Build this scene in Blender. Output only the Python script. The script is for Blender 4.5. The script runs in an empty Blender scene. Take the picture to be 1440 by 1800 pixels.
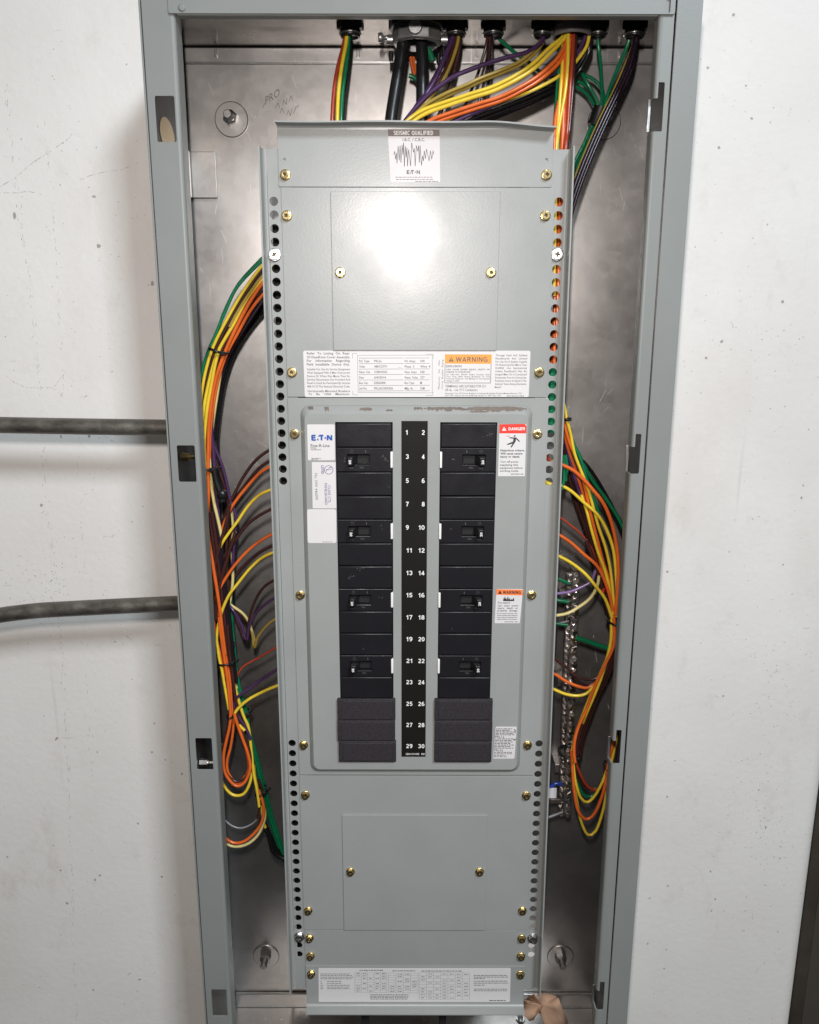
import bpy, bmesh, math, random
from mathutils import Vector, Matrix
random.seed(7)
R = math.radians
SC = bpy.context.scene
COL = SC.collection
# ------------------------------------------------------------------ camera
F, VOFF, ROLL, DIST, H0 = 1440.0, 337.0, 0.00195, 827.0, 1.6
PITCH = math.atan(VOFF / F); CP, SP = math.cos(PITCH), math.sin(PITCH)
RC = math.sqrt(1 - ROLL * ROLL)
cam = bpy.data.cameras.new('camera'); camo = bpy.data.objects.new('camera', cam); COL.objects.link(camo)
Rt = Vector((1, 0, 0)); Fw = Vector((0, CP, -SP)); Dn = Vector((0, -SP, -CP))
cx = RC * Rt - ROLL * Dn; cy = -(ROLL * Rt + RC * Dn); cz = -Fw
camo.matrix_world = Matrix(((cx.x, cy.x, cz.x, 0), (cx.y, cy.y, cz.y, -DIST / 1000), (cx.z, cy.z, cz.z, H0), (0, 0, 0, 1)))
cam.sensor_fit = 'VERTICAL'; cam.sensor_height = 24.0; cam.lens = 24.0 * F / 1800
cam.clip_start = 0.01; cam.clip_end = 50
SC.camera = camo
# ------------------------------------------------------------------ room light
w = bpy.data.worlds.new('World'); SC.world = w; w.use_nodes = True
nt = w.node_tree; bg = nt.nodes['Background']
tc = nt.nodes.new('ShaderNodeTexCoord'); sx = nt.nodes.new('ShaderNodeSeparateXYZ'); cr = nt.nodes.new('ShaderNodeValToRGB')
mp = nt.nodes.new('ShaderNodeMapRange'); mp.inputs[1].default_value = -1; mp.inputs[2].default_value = 1
nt.links.new(tc.outputs['Generated'], sx.inputs[0]); nt.links.new(sx.outputs[2], mp.inputs[0]); nt.links.new(mp.outputs[0], cr.inputs[0]); nt.links.new(cr.outputs[0], bg.inputs[0])
e = cr.color_ramp.elements
e[0].position = 0.30; e[0].color = (0.06, 0.065, 0.075, 1)
e[1].position = 0.60; e[1].color = (0.90, 0.84, 0.76, 1)
bg.inputs[1].default_value = 0.29
def lamp(kind, name, loc, energy, color, **kw):
    l = bpy.data.lights.new(name, kind); l.energy = energy; l.color = color
    for k, v in kw.items(): setattr(l, k, v)
    o = bpy.data.objects.new(name, l); o.location = loc; COL.objects.link(o); return o
LAMP = lamp('AREA', 'work_lamp', (-0.018, -0.845, H0 + 0.150), 7.2, (1.0, 0.925, 0.885), shape='RECTANGLE', size=0.018, size_y=0.070)
LAMP.rotation_euler = (Vector((0.0, 0.0, H0 - 0.34)) - LAMP.location).to_track_quat('-Z', 'Y').to_euler()
wl = lamp('AREA', 'doorway_daylight', (1.05, -2.2, H0 + 1.75), 80.0, (0.84, 0.93, 1.0), size=0.55)
wl.rotation_euler = (Vector((0.0, 0.0, H0 - 0.25)) - wl.location).to_track_quat('-Z', 'Y').to_euler()
SC.view_settings.view_transform = 'Standard'; SC.view_settings.look = 'None'
SC.view_settings.exposure = -0.08; SC.view_settings.gamma = 1.0
# ------------------------------------------------------------------ helpers
def P(px, py, Y=0.0):
    a = (px - 720) / F; b = (py - 900) / F
    a0 = RC * a + ROLL * b; b0 = -ROLL * a + RC * b
    dy = CP - b0 * SP; t = (Y + DIST) / dy
    return a0 * t, Y, (-SP - b0 * CP) * t
def W(p): return Vector((p[0] / 1000, p[1] / 1000, p[2] / 1000 + H0))
def thing(name, label, cat, loc=(0, 0, 0), group=None):
    o = bpy.data.objects.new(name, None); COL.objects.link(o); o.location = W(loc); o.empty_display_size = 0.01
    o['label'] = label; o['category'] = cat
    if group: o['group'] = group
    return o
def rootloc(par):
    v = Vector((0, 0, 0))
    while par is not None: v += par.location; par = par.parent
    return v
class MB:
    def __init__(s): s.v = []; s.f = []; s.sm = []
    def add(s, vs, fs, smooth=False):
        n = len(s.v); s.v += [tuple(v) for v in vs]; s.f += [tuple(i + n for i in f) for f in fs]; s.sm += [smooth] * len(fs); return s
    def box(s, x0, x1, y0, y1, z0, z1):
        vs = [(x, y, z) for x in (x0, x1) for y in (y0, y1) for z in (z0, z1)]
        return s.add(vs, [(0, 1, 3, 2), (4, 6, 7, 5), (0, 4, 5, 1), (2, 3, 7, 6), (0, 2, 6, 4), (1, 5, 7, 3)])
    def prism(s, pts, y0, y1):            # pts (x,z) extruded in y
        n = len(pts)
        return s.add([(x, y0, z) for x, z in pts] + [(x, y1, z) for x, z in pts],
                     [tuple(range(n)), tuple(range(2 * n - 1, n - 1, -1))] + [(i, i + n, (i + 1) % n + n, (i + 1) % n) for i in range(n)])
    def sweep(s, prof, axis, a0, a1, th, smooth=True):   # open profile (u,y), given thickness, extruded along axis ('z' or 'x')
        n = len(prof); off = []
        for i in range(n):
            p = Vector(prof[max(i - 1, 0)]); q = Vector(prof[min(i + 1, n - 1)]); d = (q - p).normalized()
            off.append((prof[i][0] - d.y * th, prof[i][1] + d.x * th))
        ring = list(prof) + off[::-1]; m = len(ring)
        mk = (lambda u, y, a: (u, y, a)) if axis == 'z' else (lambda u, y, a: (a, y, u))
        vs = [mk(u, y, a) for a in (a0, a1) for u, y in ring]
        return s.add(vs, [(i, (i + 1) % m, (i + 1) % m + m, i + m) for i in range(m)]
                     + [(i, i + 1, m - 2 - i, m - 1 - i) for i in range(n - 1)] + [(m + i, m + m - 1 - i, m + m - 2 - i, m + i + 1) for i in range(n - 1)], False)
    def lathe(s, prof, c, n=20, axis='y', smooth=True, cap=True, ph=0.0):   # prof (r, h) along axis from c
        vs = []
        for r, h in prof:
            for k in range(n):
                t = 2 * math.pi * k / n + ph; u, v = r * math.cos(t), r * math.sin(t)
                if axis == 'y': vs.append((c[0] + u, c[1] + h, c[2] + v))
                elif axis == 'z': vs.append((c[0] + u, c[1] + v, c[2] + h))
                else: vs.append((c[0] + h, c[1] + u, c[2] + v))
        m = len(prof); fs = [(i * n + k, i * n + (k + 1) % n, (i + 1) * n + (k + 1) % n, (i + 1) * n + k) for i in range(m - 1) for k in range(n)]
        s.add(vs, fs, smooth)
        if cap: s.add([v for v in vs[:n]], [tuple(range(n))]); s.add([v for v in vs[-n:]], [tuple(range(n))])
        return s
    def tube(s, pts, r, n=8, cap=True, sy=1.0):
        pts = [Vector(p) for p in pts]; m = len(pts); vs = []
        t0 = (pts[1] - pts[0]).normalized(); nn = t0.cross(Vector((0, 1, 0)))
        if nn.length < 1e-3: nn = t0.cross(Vector((1, 0, 0)))
        nn.normalize()
        for i, p in enumerate(pts):
            t = (pts[min(i + 1, m - 1)] - pts[max(i - 1, 0)]).normalized()
            nn = (nn - t * nn.dot(t)).normalized(); b = t.cross(nn)
            rr = r[i] if isinstance(r, (list, tuple)) else r
            for k in range(n):
                a = 2 * math.pi * k / n; vs.append(p + nn * math.cos(a) * rr + b * math.sin(a) * rr * sy)
        fs = [(i * n + k, i * n + (k + 1) % n, (i + 1) * n + (k + 1) % n, (i + 1) * n + k) for i in range(m - 1) for k in range(n)]
        s.add(vs, fs, True)
        if cap: s.add(vs[:n], [tuple(range(n))]); s.add(vs[-n:], [tuple(range(n))])
        return s
    def mesh(s, me, M=None):             # append mesh data already in mm
        vs = [v.co.copy() for v in me.vertices]
        if M: vs = [M @ v for v in vs]
        return s.add(vs, [tuple(p.vertices) for p in me.polygons])
    def build(s, name, mat, parent=None, bevel=0, seg=2, kind=None, label=None, recalc=True):
        off = rootloc(parent)
        me = bpy.data.meshes.new(name)
        me.from_pydata([W(v) - off for v in s.v], [], s.f)
        me.polygons.foreach_set('use_smooth', s.sm)
        if recalc or bevel:
            bm = bmesh.new(); bm.from_mesh(me)
            if bevel:
                bmesh.ops.remove_doubles(bm, verts=bm.verts, dist=1e-6)
            bmesh.ops.recalc_face_normals(bm, faces=bm.faces)
            if bevel:
                for f in bm.faces: f.smooth = False
                ed = [ed for ed in bm.edges if len(ed.link_faces) == 2 and ed.calc_face_angle(0) > 0.6]
                rb = bmesh.ops.bevel(bm, geom=ed, offset=bevel / 1000, segments=seg, profile=0.5, affect='EDGES', clamp_overlap=True)
                for f in rb['faces']: f.smooth = True
            bm.to_mesh(me); bm.free()
        for m_ in (mat if isinstance(mat, (list, tuple)) else [mat]): me.materials.append(m_)
        o = bpy.data.objects.new(name, me); COL.objects.link(o); o.parent = parent
        if kind: o['kind'] = kind
        if label: o['label'] = label
        return o
def dup(o, parent, loc=None):
    c = o.copy(); COL.objects.link(c); c.parent = parent
    if loc is not None: c.location = loc
    for ch in o.children: dup(ch, c)
    return c
DG = bpy.context
def curve_mesh(cu):
    o = bpy.data.objects.new('tmp', cu); COL.objects.link(o)
    DG.view_layer.update(); dg = DG.evaluated_depsgraph_get()
    me = bpy.data.meshes.new_from_object(o.evaluated_get(dg)); bpy.data.objects.remove(o); bpy.data.curves.remove(cu)
    return me
def plate_mesh(outline, holes, th, bev=0.25):   # (x,z) loops -> mesh in local x,y(=z)
    cu = bpy.data.curves.new('c', 'CURVE'); cu.dimensions = '2D'; cu.fill_mode = 'BOTH'; cu.extrude = th / 2 - bev; cu.bevel_depth = bev; cu.bevel_resolution = 1; cu.offset = -bev
    for lp in [outline] + holes:
        sp = cu.splines.new('POLY'); sp.points.add(len(lp) - 1); sp.use_cyclic_u = True
        for i, (x, z) in enumerate(lp): sp.points[i].co = (x, z, 0, 1)
    return curve_mesh(cu)
def rrect(x0, x1, z0, z1, r=0.0, n=4):
    if r <= 0: return [(x0, z0), (x1, z0), (x1, z1), (x0, z1)]
    out = []
    for cx_, cz_, a in ((x0 + r, z0 + r, 180), (x1 - r, z0 + r, 270), (x1 - r, z1 - r, 0), (x0 + r, z1 - r, 90)):
        for k in range(n + 1): t = R(a + 90 * k / n); out.append((cx_ + r * math.cos(t), cz_ + r * math.sin(t)))
    return out
def circ(x, z, r, n=22): return [(x + r * math.cos(2 * math.pi * k / n), z + r * math.sin(2 * math.pi * k / n)) for k in range(n)]
def plate(mb, outline, holes, y, th, bev=0.25):      # front face at y
    me = plate_mesh(outline, holes, th, bev)
    mb.mesh(me, Matrix(((1, 0, 0, 0), (0, 0, -1, y + th / 2), (0, 1, 0, 0), (0, 0, 0, 1)))); bpy.data.meshes.remove(me); return mb
# text --------------------------------------------------------------
def T(mb, s, px0, px1, pyc, hp, Y, bold=0.0, rot=0, ypush=0.12, res=2, slant=0):
    """lettering fitted between two picture columns on the plane Y, cap height hp picture pixels"""
    x0, _, z0 = P(px0, pyc, Y); x1, _, z1 = P(px1, pyc, Y)
    zt = P(px0, pyc - hp / 2, Y)[2]; zb = P(px0, pyc + hp / 2, Y)[2]
    TM(mb, s, x0, x1, zb, zt - zb, Y, bold + 0.014, rot, ypush, res, (z1 - z0) / max(x1 - x0, 1e-6))
def TM(mb, s, x0, x1, zb, h, Y, bold=0.0, rot=0, ypush=0.12, res=2, sl=0):
    cu = bpy.data.curves.new('t', 'FONT'); cu.body = s; cu.size = 1.0; cu.resolution_u = res; cu.offset = bold; cu.space_character = 1.0 + bold * 2
    me = curve_mesh(cu)
    if not me.vertices: return
    xs = [v.co.x for v in me.vertices]; a, b = min(xs), max(xs); k = (x1 - x0) / (b - a); kh = h / 0.70
    if rot == 0: f = lambda v: (x0 + (v.co.x - a) * k, Y - ypush, zb + v.co.y * kh + (v.co.x - a) * k * sl)
    n = [f(v) for v in me.vertices] if rot == 0 else None
    mb.add(n, [tuple(p.vertices) for p in me.polygons]); bpy.data.meshes.remove(me)
def TV(mb, s, x, z0, z1, h, Y, bold=0.0, down=True, res=2, ypush=0.12):
    """text running vertically: down=True reads top to bottom; x is the baseline side"""
    cu = bpy.data.curves.new('t', 'FONT'); cu.body = s; cu.size = 1.0; cu.resolution_u = res; cu.offset = bold
    me = curve_mesh(cu); xs = [v.co.x for v in me.vertices]; a, b = min(xs), max(xs); k = abs(z1 - z0) / (b - a); kh = h / 0.70
    if down: n = [(x + v.co.y * kh, Y - ypush, max(z0, z1) - (v.co.x - a) * k) for v in me.vertices]
    else: n = [(x - v.co.y * kh, Y - ypush, min(z0, z1) + (v.co.x - a) * k) for v in me.vertices]
    mb.add(n, [tuple(p.vertices) for p in me.polygons]); bpy.data.meshes.remove(me)
def arc(cx_, cy_, rx, ry, a0, a1, n=10): return [(cx_ + rx * math.cos(R(a0 + (a1 - a0) * k / n)), cy_ + ry * math.sin(R(a0 + (a1 - a0) * k / n))) for k in range(n + 1)]
GL = {   # bold grotesque letters as centre lines, box 0..w by 0..1 (stroke 0.17)
 '0': (.60, [arc(.30, .50, .215, .415, 0, 360, 22)]), '1': (.40, [[(.27, 0), (.27, 1)], [(.27, .80), (.04, .72)]]),
 '2': (.60, [arc(.30, .69, .205, .225, 165, -35, 12) + [(.12, .16), (.09, .085)], [(.06, .085), (.56, .085)]]),
 '3': (.60, [arc(.29, .705, .195, .21, 160, -80, 12), arc(.29, .295, .215, .21, 85, -160, 14)]),
 '4': (.62, [[(.40, 0), (.40, .97)], [(.43, .90), (.08, .30)], [(.03, .27), (.60, .27)]]),
 '5': (.60, [[(.52, .915), (.16, .915)], [(.165, .95), (.12, .47)], arc(.285, .325, .22, .24, 130, -155, 14)]),
 '6': (.60, [arc(.30, .31, .21, .225, 0, 360, 18), arc(.36, .42, .275, .50, 180, 70, 8)]),
 '7': (.58, [[(.04, .915), (.55, .915)], [(.50, .90), (.33, .52), (.22, 0)]]),
 '8': (.60, [arc(.30, .72, .175, .195, 0, 360, 16), arc(.30, .29, .21, .205, 0, 360, 16)]),
 '9': (.60, [arc(.30, .69, .21, .225, 0, 360, 18), arc(.24, .58, .275, .50, 0, -110, 8)]),
 'A': (.74, [[(.08, 0), (.37, .97)], [(.66, 0), (.37, .97)], [(.20, .30), (.54, .30)]]), 'D': (.68, [[(.10, 0), (.10, 1)], [(.10, .915), (.30, .915)] + arc(.30, .50, .28, .415, 90, -90, 12) + [(.10, .085)]]),
 'E': (.60, [[(.10, 0), (.10, 1)], [(.10, .915), (.57, .915)], [(.10, .52), (.53, .52)], [(.10, .085), (.58, .085)]]), 'G': (.76, [arc(.38, .50, .285, .415, 50, 310, 20), [(.40, .45), (.68, .45)], [(.66, .45), (.66, .02)]]),
 'I': (.26, [[(.13, 0), (.13, 1)]]), 'N': (.70, [[(.10, 0), (.10, 1)], [(.60, 0), (.60, 1)], [(.12, .95), (.58, .05)]]),
 'R': (.70, [[(.10, 0), (.10, 1)], [(.10, .915), (.36, .915)] + arc(.36, .72, .20, .195, 90, -90, 10) + [(.10, .525)], [(.36, .50), (.58, 0)]]),
 'W': (.98, [[(.08, 1), (.27, .03)], [(.27, .03), (.49, .95)], [(.49, .95), (.71, .03)], [(.71, .03), (.90, 1)]]),
 'T': (.60, [[(.30, 0), (.30, .95)], [(.02, .915), (.58, .915)]]), 'S': (.62, [arc(.31, .71, .21, .205, 30, 250, 12) + arc(.31, .295, .22, .21, 70, -150, 14)]),
 'M': (.84, [[(.10, 0), (.10, 1)], [(.74, 0), (.74, 1)], [(.12, .95), (.42, .10)], [(.72, .95), (.42, .10)]]), 'C': (.70, [arc(.37, .50, .275, .415, 45, 315, 20)]),
 'Q': (.76, [arc(.38, .50, .285, .415, 0, 360, 22), [(.44, .24), (.66, .0)]]), 'U': (.68, [[(.10, 1), (.10, .33)] + arc(.34, .33, .24, .245, 180, 360, 12) + [(.58, 1)]]),
 'L': (.56, [[(.10, 0), (.10, 1)], [(.10, .085), (.54, .085)]]), 'F': (.56, [[(.10, 0), (.10, 1)], [(.10, .915), (.54, .915)], [(.10, .52), (.50, .52)]]), ' ': (.30, [])}
def TB(mb, s, px0, px1, pyc, hp, Y, th=0.17, push=0.12, gap=0.09):
    """bold lettering drawn from centre lines, fitted like T()"""
    x0, _, z0 = P(px0, pyc, Y); x1 = P(px1, pyc, Y)[0]; z1 = P(px1, pyc, Y)[2]; zb = P(px0, pyc + hp / 2, Y)[2]; h = P(px0, pyc - hp / 2, Y)[2] - zb
    tot = sum(GL[c][0] for c in s) + gap * (len(s) - 1); k = (x1 - x0) / tot; u = 0; sl = (z1 - z0) / (x1 - x0); cnt = 0
    for c in s:
        for pl in GL[c][1]:
            pts = [Vector(((u + x) * k, y * h)) for x, y in pl]; m = len(pts); L_, R_ = [], []; cnt += 1; hw = th * min(h, k) / 2
            closed = (pts[0] - pts[-1]).length < 1e-6
            for i in range(m):
                a = pts[i - 1] if i > 0 else (pts[-2] if closed else pts[0]); b = pts[i + 1] if i < m - 1 else (pts[1] if closed else pts[-1])
                d = (b - a).normalized(); n_ = Vector((-d.y, d.x)) * hw; L_.append(pts[i] + n_); R_.append(pts[i] - n_)
            mb.add([(x0 + q.x, Y - push - 0.004 * (cnt % 5), zb + q.y + sl * q.x) for q in L_ + R_], [(i, i + 1, m + i + 1, m + i) for i in range(m - 1)])
        u += GL[c][0] + gap
def quad(mb, px0, px1, py0, py1, Y, push=0.12):
    a = P(px0, py0, Y); b = P(px1, py0, Y); c = P(px1, py1, Y); d = P(px0, py1, Y)
    mb.add([(q[0], Y - push, q[2]) for q in (a, b, c, d)], [(0, 1, 2, 3)])
def poly(mb, pts, Y, push=0.12):
    q = [P(x, y, Y) for x, y in pts]; mb.add([(a[0], Y - push, a[2]) for a in q], [tuple(range(len(q)))])
def micro(mb, px0, px1, py, h, Y):       # print too small to read: word-length dashes
    x = px0
    while x < px1 - 1:
        l = min(random.uniform(2.2, 7), px1 - x); quad(mb, x, x + l, py - h / 2, py + h / 2, Y); x += l + random.uniform(0.8, 1.4)
def line(mb, a, b, wpx, Y, push=0.12):
    a, b = P(a[0], a[1], Y), P(b[0], b[1], Y); wmm = wpx * 0.6
    dx, dz = b[0] - a[0], b[2] - a[2]; L = math.hypot(dx, dz) or 1; nx, nz = -dz / L * wmm / 2, dx / L * wmm / 2
    mb.add([(a[0] + nx, Y - push, a[2] + nz), (b[0] + nx, Y - push, b[2] + nz), (b[0] - nx, Y - push, b[2] - nz), (a[0] - nx, Y - push, a[2] - nz)], [(0, 1, 2, 3)])
# ------------------------------------------------------------------ materials
def mat(name, col, rough=0.5, metal=0.0, spec=0.5, noise=0.0, nscale=20, bump=0.0, bscale=400, coat=0.0, rvar=0.0, col2=None, stretch=(1, 1, 1)):
    m = bpy.data.materials.new(name); m.use_nodes = True; t = m.node_tree; b = t.nodes['Principled BSDF']
    b.inputs['Base Color'].default_value = (*col, 1); b.inputs['Roughness'].default_value = rough; b.inputs['Metallic'].default_value = metal
    b.inputs['Specular IOR Level'].default_value = spec; b.inputs['Coat Weight'].default_value = coat; b.inputs['Coat Roughness'].default_value = 0.15
    g = t.nodes.new('ShaderNodeNewGeometry'); mpn = t.nodes.new('ShaderNodeMapping'); mpn.inputs['Scale'].default_value = stretch
    t.links.new(g.outputs['Position'], mpn.inputs[0])
    if noise or rvar:
        n = t.nodes.new('ShaderNodeTexNoise'); n.inputs['Scale'].default_value = nscale; n.inputs['Detail'].default_value = 6; n.inputs['Roughness'].default_value = 0.6
        t.links.new(mpn.outputs[0], n.inputs['Vector'])
        if noise:
            r = t.nodes.new('ShaderNodeValToRGB'); r.color_ramp.elements[0].position = 0.3; r.color_ramp.elements[1].position = 0.7
            c2 = col2 or tuple(c * (1 - noise) for c in col)
            r.color_ramp.elements[0].color = (*c2, 1); r.color_ramp.elements[1].color = (*(min(1, c * (1 + noise * 0.5)) for c in col), 1)
            t.links.new(n.outputs[0], r.inputs[0]); t.links.new(r.outputs[0], b.inputs['Base Color'])
        if rvar:
            q = t.nodes.new('ShaderNodeMapRange'); q.inputs[3].default_value = max(0.02, rough - rvar); q.inputs[4].default_value = rough + rvar; q.inputs[1].default_value = 0.3; q.inputs[2].default_value = 0.7
            t.links.new(n.outputs[0], q.inputs[0]); t.links.new(q.outputs[0], b.inputs['Roughness'])
    if bump:
        n2 = t.nodes.new('ShaderNodeTexNoise'); n2.inputs['Scale'].default_value = bscale; n2.inputs['Detail'].default_value = 3
        bp = t.nodes.new('ShaderNodeBump'); bp.inputs['Strength'].default_value = bump; bp.inputs['Distance'].default_value = 0.0006
        t.links.new(mpn.outputs[0], n2.inputs['Vector']); t.links.new(n2.outputs[0], bp.inputs['Height']); t.links.new(bp.outputs[0], b.inputs['Normal'])
    return m
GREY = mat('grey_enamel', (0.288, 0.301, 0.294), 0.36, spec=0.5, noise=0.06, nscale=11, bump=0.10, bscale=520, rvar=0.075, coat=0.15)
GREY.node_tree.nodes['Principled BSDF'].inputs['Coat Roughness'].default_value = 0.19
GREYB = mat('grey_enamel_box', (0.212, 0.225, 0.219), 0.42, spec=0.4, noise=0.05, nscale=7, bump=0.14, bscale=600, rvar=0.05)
RAW = mat('scraped_enamel', (0.165, 0.135, 0.115), 0.55, noise=0.25, nscale=60)
GOLD = mat('yellow_zinc', (0.72, 0.56, 0.26), 0.26, metal=1.0, noise=0.25, nscale=300, col2=(0.60, 0.50, 0.30))
SILV = mat('bright_zinc', (0.60, 0.60, 0.59), 0.32, metal=1.0, noise=0.2, nscale=300)
DIE = mat('die_cast_zinc', (0.50, 0.50, 0.50), 0.42, metal=0.9, noise=0.2, nscale=120, bump=0.2)
BLACK = mat('black_plastic', (0.005, 0.005, 0.0065), 0.36, spec=0.30, noise=0.3, nscale=30, col2=(0.015, 0.014, 0.017), bump=0.10, bscale=500, rvar=0.14)
BLACKF = mat('dusty_black_plastic', (0.015, 0.014, 0.017), 0.6, spec=0.3, noise=0.5, nscale=420, col2=(0.036, 0.030, 0.035), bump=0.8, bscale=1300)
PIT = mat('black_recess', (0.006, 0.006, 0.007), 0.7)
RUB = mat('black_rubber', (0.010, 0.010, 0.011), 0.35, spec=0.4, rvar=0.08, nscale=80)
STRIP = mat('black_number_strip', (0.008, 0.007, 0.006), 0.6, spec=0.2, noise=0.2, nscale=40)
WHITE = mat('white_sticker', (0.63, 0.615, 0.62), 0.40, spec=0.4, noise=0.02, nscale=60)
CLEARW = mat('pale_sticker', (0.56, 0.53, 0.53), 0.38, spec=0.4, noise=0.03, nscale=60)
INK = mat('black_ink', (0.03, 0.03, 0.035), 0.5)
INKG = mat('grey_ink', (0.075, 0.07, 0.075), 0.5)
INKP = mat('purple_ink', (0.10, 0.085, 0.22), 0.5)
BLUE = mat('blue_ink', (0.012, 0.075, 0.34), 0.45)
WINK = mat('white_ink', (0.78, 0.78, 0.76), 0.5)
BRN = mat('brown_ink', (0.115, 0.085, 0.075), 0.45)
ORG = mat('orange_ink', (0.80, 0.30, 0.035), 0.45)
ORG2 = mat('bright_orange_ink', (0.85, 0.20, 0.045), 0.45)
RED = mat('red_ink', (0.70, 0.035, 0.02), 0.45)
IVORY = mat('white_plastic', (0.76, 0.76, 0.74), 0.4)
PAPER = mat('brown_paper', (0.40, 0.245, 0.16), 0.85, noise=0.16, nscale=30, bump=0.3, bscale=500)
wc = {}
def wire_mat(n, c, rough=0.26, col2=None): wc[n] = mat(n + '_insulation', c, rough, spec=0.5, noise=0.12, nscale=60, col2=col2, rvar=0.05)
wire_mat('orange', (0.66, 0.125, 0.022)); wire_mat('yellow', (0.72, 0.52, 0.040)); wire_mat('brown', (0.050, 0.018, 0.016)); wire_mat('purple', (0.060, 0.026, 0.082))
wire_mat('green', (0.006, 0.150, 0.062)); wire_mat('black', (0.010, 0.009, 0.010)); wire_mat('cream', (0.62, 0.52, 0.22)); wire_mat('red', (0.34, 0.045, 0.018))
wire_mat('olive', (0.33, 0.235, 0.045)); wire_mat('grey', (0.25, 0.25, 0.27)); wire_mat('blue', (0.02, 0.05, 0.30)); wire_mat('dark_purple', (0.016, 0.008, 0.015)); wire_mat('lilac', (0.20, 0.12, 0.28))
def galv():
    m = bpy.data.materials.new('galvanised_steel'); m.use_nodes = True; t = m.node_tree; b = t.nodes['Principled BSDF']; L = t.links.new
    g = t.nodes.new('ShaderNodeNewGeometry')
    vo = t.nodes.new('ShaderNodeTexVoronoi'); vo.inputs['Scale'].default_value = 120; vo.inputs['Randomness'].default_value = 1
    n0 = t.nodes.new('ShaderNodeTexNoise'); n0.inputs['Scale'].default_value = 14; n0.inputs['Detail'].default_value = 5
    mx0 = t.nodes.new('ShaderNodeMixRGB'); mx0.inputs[0].default_value = 0.03
    L(g.outputs['Position'], mx0.inputs[1]); L(n0.outputs['Color'], mx0.inputs[2]); L(mx0.outputs[0], vo.inputs['Vector']); L(g.outputs['Position'], n0.inputs['Vector'])
    sp = t.nodes.new('ShaderNodeSeparateColor'); L(vo.outputs['Color'], sp.inputs[0])
    n = t.nodes.new('ShaderNodeTexNoise'); n.inputs['Scale'].default_value = 7; n.inputs['Detail'].default_value = 8; n.inputs['Roughness'].default_value = 0.62; L(g.outputs['Position'], n.inputs['Vector'])
    ad = t.nodes.new('ShaderNodeMath'); ad.operation = 'MULTIPLY_ADD'; ad.inputs[1].default_value = 0.07; L(sp.outputs[0], ad.inputs[0]); L(n.outputs[0], ad.inputs[2])
    r = t.nodes.new('ShaderNodeValToRGB'); r.color_ramp.elements[0].position = 0.34; r.color_ramp.elements[0].color = (0.40, 0.385, 0.372, 1); r.color_ramp.elements[1].position = 0.80; r.color_ramp.elements[1].color = (0.60, 0.58, 0.565, 1)
    L(ad.outputs[0], r.inputs[0])
    # pale rub marks and fine scratches
    wv = t.nodes.new('ShaderNodeTexNoise'); wv.inputs['Scale'].default_value = 90; wv.inputs['Detail'].default_value = 2
    mpn = t.nodes.new('ShaderNodeMapping'); mpn.inputs['Rotation'].default_value = (0, R(28), 0); mpn.inputs['Scale'].default_value = (1.6, 1, 0.10); L(g.outputs['Position'], mpn.inputs[0]); L(mpn.outputs[0], wv.inputs['Vector'])
    rs = t.nodes.new('ShaderNodeValToRGB'); rs.color_ramp.elements[0].position = 0.70; rs.color_ramp.elements[0].color = (0, 0, 0, 1); rs.color_ramp.elements[1].position = 0.76; rs.color_ramp.elements[1].color = (1, 1, 1, 1)
    L(wv.outputs[0], rs.inputs[0]); mx = t.nodes.new('ShaderNodeMixRGB'); mx.inputs[2].default_value = (0.78, 0.76, 0.74, 1); L(rs.outputs[0], mx.inputs[0]); L(r.outputs[0], mx.inputs[1]); L(mx.outputs[0], b.inputs['Base Color'])
    b.inputs['Metallic'].default_value = 0.94
    q = t.nodes.new('ShaderNodeMapRange'); q.inputs[1].default_value = 0.3; q.inputs[2].default_value = 0.9; q.inputs[3].default_value = 0.32; q.inputs[4].default_value = 0.44; L(ad.outputs[0], q.inputs[0]); L(q.outputs[0], b.inputs['Roughness'])
    bp = t.nodes.new('ShaderNodeBump'); bp.inputs['Strength'].default_value = 0.10; bp.inputs['Distance'].default_value = 0.001; L(n.outputs[0], bp.inputs['Height']); L(bp.outputs[0], b.inputs['Normal'])
    return m
GALV = galv()
COND = mat('weathered_galvanised_tube', (0.175, 0.16, 0.142), 0.44, metal=0.7, noise=0.4, nscale=55, col2=(0.085, 0.077, 0.068), bump=0.6, bscale=420, rvar=0.14, stretch=(0.7, 1, 1))
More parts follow.
